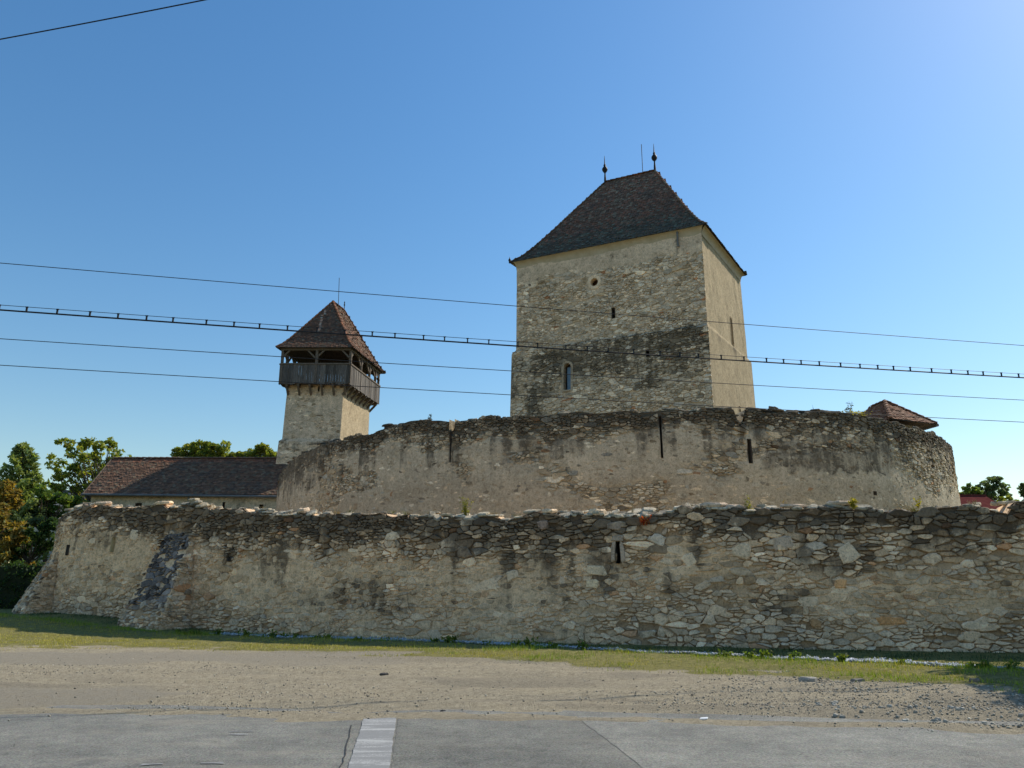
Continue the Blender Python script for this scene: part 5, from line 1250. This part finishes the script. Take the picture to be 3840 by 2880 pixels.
k = r.random(n) < dens * np.where(dd > 0.3, 0.55, 1.0) * 0.9; x, y, dd = x[k], y[k], dd[k]; n = len(x)
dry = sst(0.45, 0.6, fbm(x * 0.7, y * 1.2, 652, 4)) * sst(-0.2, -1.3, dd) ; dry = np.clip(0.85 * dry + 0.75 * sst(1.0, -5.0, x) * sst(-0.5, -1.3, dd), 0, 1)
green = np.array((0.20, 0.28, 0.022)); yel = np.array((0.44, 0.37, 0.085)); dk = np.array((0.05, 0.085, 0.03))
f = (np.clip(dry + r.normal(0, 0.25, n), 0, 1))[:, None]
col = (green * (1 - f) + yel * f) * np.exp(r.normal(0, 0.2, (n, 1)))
sh = (dd > 0.3)[:, None]; col = np.where(sh, dk * np.exp(r.normal(0, 0.25, (n, 1))), col)  # wall's shade painted into the blades behind the drain
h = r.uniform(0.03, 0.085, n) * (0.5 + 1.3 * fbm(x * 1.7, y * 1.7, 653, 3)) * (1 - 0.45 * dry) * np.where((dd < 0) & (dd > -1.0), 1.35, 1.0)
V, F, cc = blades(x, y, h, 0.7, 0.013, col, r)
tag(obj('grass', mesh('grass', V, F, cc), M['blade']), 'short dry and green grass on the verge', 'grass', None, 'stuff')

def chips(x, y, z, s, col, r, flat=0.6):
    """small angular stones: squashed octahedra"""
    n = len(x); o = np.array([(1, 0, 0), (0, 1, 0), (-1, 0, 0), (0, -1, 0), (0, 0, 1), (0, 0, -1)], float)
    V = o[None] * r.uniform(0.6, 1.2, (n, 6, 1)) * s[:, None, None]; V += r.normal(0, 0.15, (n, 6, 3)) * s[:, None, None]; V[:, :, 2] *= flat
    a = r.uniform(0, 6.28, n); c_, s_ = np.cos(a)[:, None], np.sin(a)[:, None]; X = V[:, :, 0] * c_ - V[:, :, 1] * s_; Y_ = V[:, :, 0] * s_ + V[:, :, 1] * c_
    V = np.stack([X + x[:, None], Y_ + y[:, None], V[:, :, 2] + z[:, None]], -1).reshape(-1, 3)
    T = np.array([(0, 1, 4), (1, 2, 4), (2, 3, 4), (3, 0, 4), (1, 0, 5), (2, 1, 5), (3, 2, 5), (0, 3, 5)])
    F = (T[None] + 6 * np.arange(n)[:, None, None]).reshape(-1, 3); return V, F, np.repeat(col, 6, 0)
t = NT('gravel_stone'); cg = t.mix(1.0, t.attr('Col'), t.ramp(t.noise(40, 4), [(0.3, (0.7, 0.7, 0.7)), (0.7, (1.15, 1.15, 1.15))]), 'MULTIPLY'); M['gravel'] = t.out(cg, 0.9, 0.2)
r = rs(660); n = 26000; x = r.uniform(-9.5, 12.5, n); y = drain_y(x) + r.uniform(-0.6, 0.6, n); g, d, a_, dd = masks(x, y); k = r.random(n) < d; x, y = x[k], y[k]; n = len(x)
V, F, cc = chips(x, y, ground_h(x, y) + 0.035 + r.uniform(0, 0.03, n), r.uniform(0.025, 0.05, n), np.array((0.42, 0.43, 0.45)) * np.exp(r.normal(0, 0.2, (n, 1))), r)
tag(obj('drain_gravel', mesh('drain_gravel', V, F, cc), M['gravel']), 'pale grey gravel strip in the wall shadow', 'gravel', None, 'stuff')
r = rs(661); n = 60000; x = r.uniform(-13, 11, n); y = r.uniform(9.3, 19, n); e = y - road_edge(x); g, d, a_, dd = masks(x, y)
k = (e > 0.05 - 0.9 * r.random(n) ** 6) & (r.random(n) < (0.45 + 0.55 * sst(0, 4, x)) * (1 - g) * (1 - 0.85 * a_) * (0.15 + 0.85 * sst(0.45, 0.62, fbm(x * 0.3, y * 0.9, 662, 4) + 0.22 * sst(1, 6, x)))); x, y = x[k], y[k]; n = len(x)
s = 0.008 + 0.017 * r.random(n) ** 5 + 0.014 * sst(3, 7, x) * r.random(n) ** 2
V, F, cc = chips(x, y, np.maximum(ground_h(x, y), 0.0) + s * 0.3, s, np.array([(0.34, 0.305, 0.24)]) * np.exp(r.normal(0, 0.28, (n, 1))), r)
tag(obj('shoulder_gravel', mesh('shoulder_gravel', V, F, cc), M['gravel']), 'loose grit and pebbles on the dirt shoulder', 'gravel', None, 'stuff')
# stones one can pick out
r = rs(663); P_ = []
for _ in range(60):
    x = r.uniform(4.0, 7.4); y = float(road_edge(x)) + r.uniform(0.5, 2.1) - 0.15 * (x - 5); P_.append((x, y, r.uniform(0.015, 0.042)))
for k, (x, y, s) in enumerate(P_):
    V, F = slab((0, 0, 0), s * 2.2, s * 1.7, s * 1.1, r.uniform(0, 6), r.normal(0, 0.15), 800 + k)
    o = obj('loose_stone', mesh('loose_stone', V, F, np.full((len(V), 3), tuple(np.array((0.42, 0.38, 0.31)) * math.exp(r.normal(0, 0.25))))), M['gravel']); o.location = (x, y, float(ground_h(np.array([x]), np.array([y]))[0]) + s * 0.35)
    tag(o, 'fist-sized grey stone in the rubble heap at the right end of the shoulder', 'stone', 'loose stones at the right of the shoulder')
for k, (x, y, s, l) in enumerate([(5.0, 13.85, 0.15, 'flat pale slab at the front edge of the grass'), (5.75, 13.6, 0.11, 'smaller dark slab right of the pale slab by the grass'), (7.55, 13.35, 0.11, 'lone brown stone on the right slope of the verge'), (-2.25, 14.4, 0.07, 'dark clod lying in the tyre tracks'), (-0.9, 10.75, 0.035, 'small black stone near the zebra bar')]):
    V, F = slab((0, 0, 0), s * 2.4, s * 1.3, s * 0.7, 0.2 * k, 0.05, 900 + k); o = obj('flat_stone' if k < 2 else 'loose_stone', mesh('flat_stone', V, F, np.full((len(V), 3), ((0.36, 0.33, 0.28), (0.2, 0.18, 0.15), (0.22, 0.17, 0.12), (0.07, 0.065, 0.06), (0.05, 0.05, 0.05))[k])), M['gravel'])
    o.location = (x, y, float(ground_h(np.array([x]), np.array([y]))[0]) + s * 0.2); tag(o, l, 'stone')
# a scrap of white litter at the road edge
q = MB(); q.add([(2.27, 10.02, 0.012), (2.36, 10.0, 0.018), (2.38, 10.04, 0.03), (2.30, 10.07, 0.02), (2.27, 10.02, 0.022), (2.36, 10.0, 0.028), (2.38, 10.04, 0.04), (2.30, 10.07, 0.03)], [(3, 2, 1, 0), (4, 5, 6, 7), (0, 1, 5, 4), (1, 2, 6, 5), (2, 3, 7, 6), (3, 0, 4, 7)])
tag(q.build('paper_scrap', mat_noise('white_paper', (0.7, 0.69, 0.66), (0.8, 0.79, 0.77), 20, 0.7, 0.0)), 'crumpled scrap of white paper on the road edge', 'litter')

# ------------------------------------------------------------------ weeds growing on the walls and verge
def weed(name, label, base, h, n, spread, pal, seed, cat='weed', leafy=0.0, lsize=0.04, group=None, width=0.012):
    r = rs(seed); o = empty(name, base, label, cat, group); q = MB(); b = Vector(base); tips = []
    for k in range(n):
        a = r.uniform(0, 6.28); l = spread * r.uniform(0.2, 1.0); hh = h * r.uniform(0.5, 1.0); p0 = b + Vector((r.normal(0, spread * 0.3), r.normal(0, spread * 0.15), -0.03))
        p2 = p0 + Vector((math.cos(a) * l, math.sin(a) * l * 0.6, hh)); p1 = p0.lerp(p2, 0.5) + Vector((0, 0, hh * 0.1)); q.tube([p0, p1, p2], [width / 2, width * 0.4, width * 0.12], 4)
        for t_ in np.linspace(0.35, 1, 5): tips.append(tuple(p0.lerp(p2, t_)))
    w = pal[0][1]; o2 = q.build('stems', M['blade'], o, col=np.array(w))
    if leafy:
        V, F, cc = leaves(np.array(tips), spread * 0.25 + 0.02, int(leafy), lsize, pal, r, elong=2.0); obj('leaves', mesh('leaves', V, F, cc), M['leaf'], o)
    return o
def on_ow(x, off=-0.25): s = OW.s_of_x(x); return tuple(OW(np.array([s]), ow_top(np.array([s])) + 0.05, np.array([off]))[0])
def on_iw(a, off=-0.3): s = is_(a); return tuple(IW(np.array([s]), iw_top(np.array([s])) + 0.02, np.array([off]))[0])
STRAW = [(0.6, (0.36, 0.27, 0.11)), (0.4, (0.3, 0.2, 0.09))]; LIME = [(0.6, (0.2, 0.21, 0.05)), (0.4, (0.28, 0.26, 0.07))]; REDP = [(0.6, (0.45, 0.07, 0.02)), (0.4, (0.42, 0.15, 0.04))]; OCH = [(0.6, (0.32, 0.28, 0.03)), (0.4, (0.22, 0.2, 0.04))]
weed('tall_weed', 'tall yellow-green weed tuft on the outer wall, left of the middle', on_ow(-1.5), 0.62, 16, 0.2, LIME, 671, leafy=160)
weed('tall_weed', 'upright straw stalks on the outer wall below the slit of the ring wall', on_ow(6.15), 0.5, 8, 0.12, LIME, 672, leafy=60)
weed('tall_weed', 'thin bare stalks beside the red plant', on_ow(3.2), 0.4, 5, 0.25, STRAW, 673)
weed('tall_weed', 'yellow flowering weed drooping over the wall under the small hole', on_ow(8.6, 0.0), 0.3, 8, 0.14, OCH, 674, leafy=120)
weed('tall_weed', 'single reddish stalk right of the straw stalks', on_ow(7.0), 0.3, 3, 0.06, STRAW, 675, leafy=20)
weed('tall_weed', 'yellow sprig high against the base of the ring wall at right', on_ow(10.1), 0.4, 6, 0.12, OCH, 676, leafy=50)
weed('red_creeper', 'small bright red creeper hanging on the outer wall near the arrow slit', tuple(np.array(on_ow(3.55, 0.06)) - (0, 0, 0.28)), 0.3, 8, 0.18, REDP, 677, leafy=90, lsize=0.045, cat='creeper')
weed('dry_grass_tuft', 'straw grass tuft at the left shoulder of the outer wall', on_ow(-17.3), 0.35, 30, 0.35, STRAW, 678)
weed('small_shrub', 'bare little sapling with sparse leaves on top of the ring wall', on_iw(26.4), 0.62, 7, 0.3, [(1, (0.06, 0.075, 0.05))], 679, leafy=70, lsize=0.05, cat='shrub')
weed('moss_cushion', 'yellow-green moss cushion around the sapling on the ring wall', on_iw(26.8, -0.1), 0.14, 26, 0.5, OCH, 680, leafy=420, cat='moss')
weed('small_shrub', 'tiny twig on the ring wall left of the sapling', on_iw(20.5), 0.42, 3, 0.15, [(1, (0.08, 0.075, 0.05))], 681, cat='shrub')
weed('small_shrub', 'tiny dark plant on the ring wall left of the narrow notch', on_iw(-28.3), 0.4, 4, 0.08, [(1, (0.05, 0.06, 0.04))], 682, leafy=40, cat='shrub')
r = rs(690); q_ = []
for k in range(26):
    x = r.uniform(-12, 11.5); b = on_ow(x, -r.uniform(0.15, 0.5)); weed('dry_grass_tuft', 'low dry straw tuft among the coping stones of the outer wall', b, r.uniform(0.1, 0.22), 14, 0.16, STRAW if k % 3 else LIME, 700 + k, group='dry tufts on the outer wall')
for k in range(34):
    x = r.uniform(-12, 9); y = float(drain_y(np.array(x))) - r.uniform(0.25, 0.7); z = float(ground_h(np.array([x]), np.array([y]))[0])
    weed('verge_weed', 'bright green leafy weed along the gravel strip', (x, y, z), r.uniform(0.1, 0.26), 7, 0.14, [(0.5, (0.13, 0.19, 0.03)), (0.3, (0.18, 0.22, 0.04)), (0.2, (0.08, 0.13, 0.03))], 740 + k, leafy=60, lsize=0.05, group='weeds along the gravel strip')
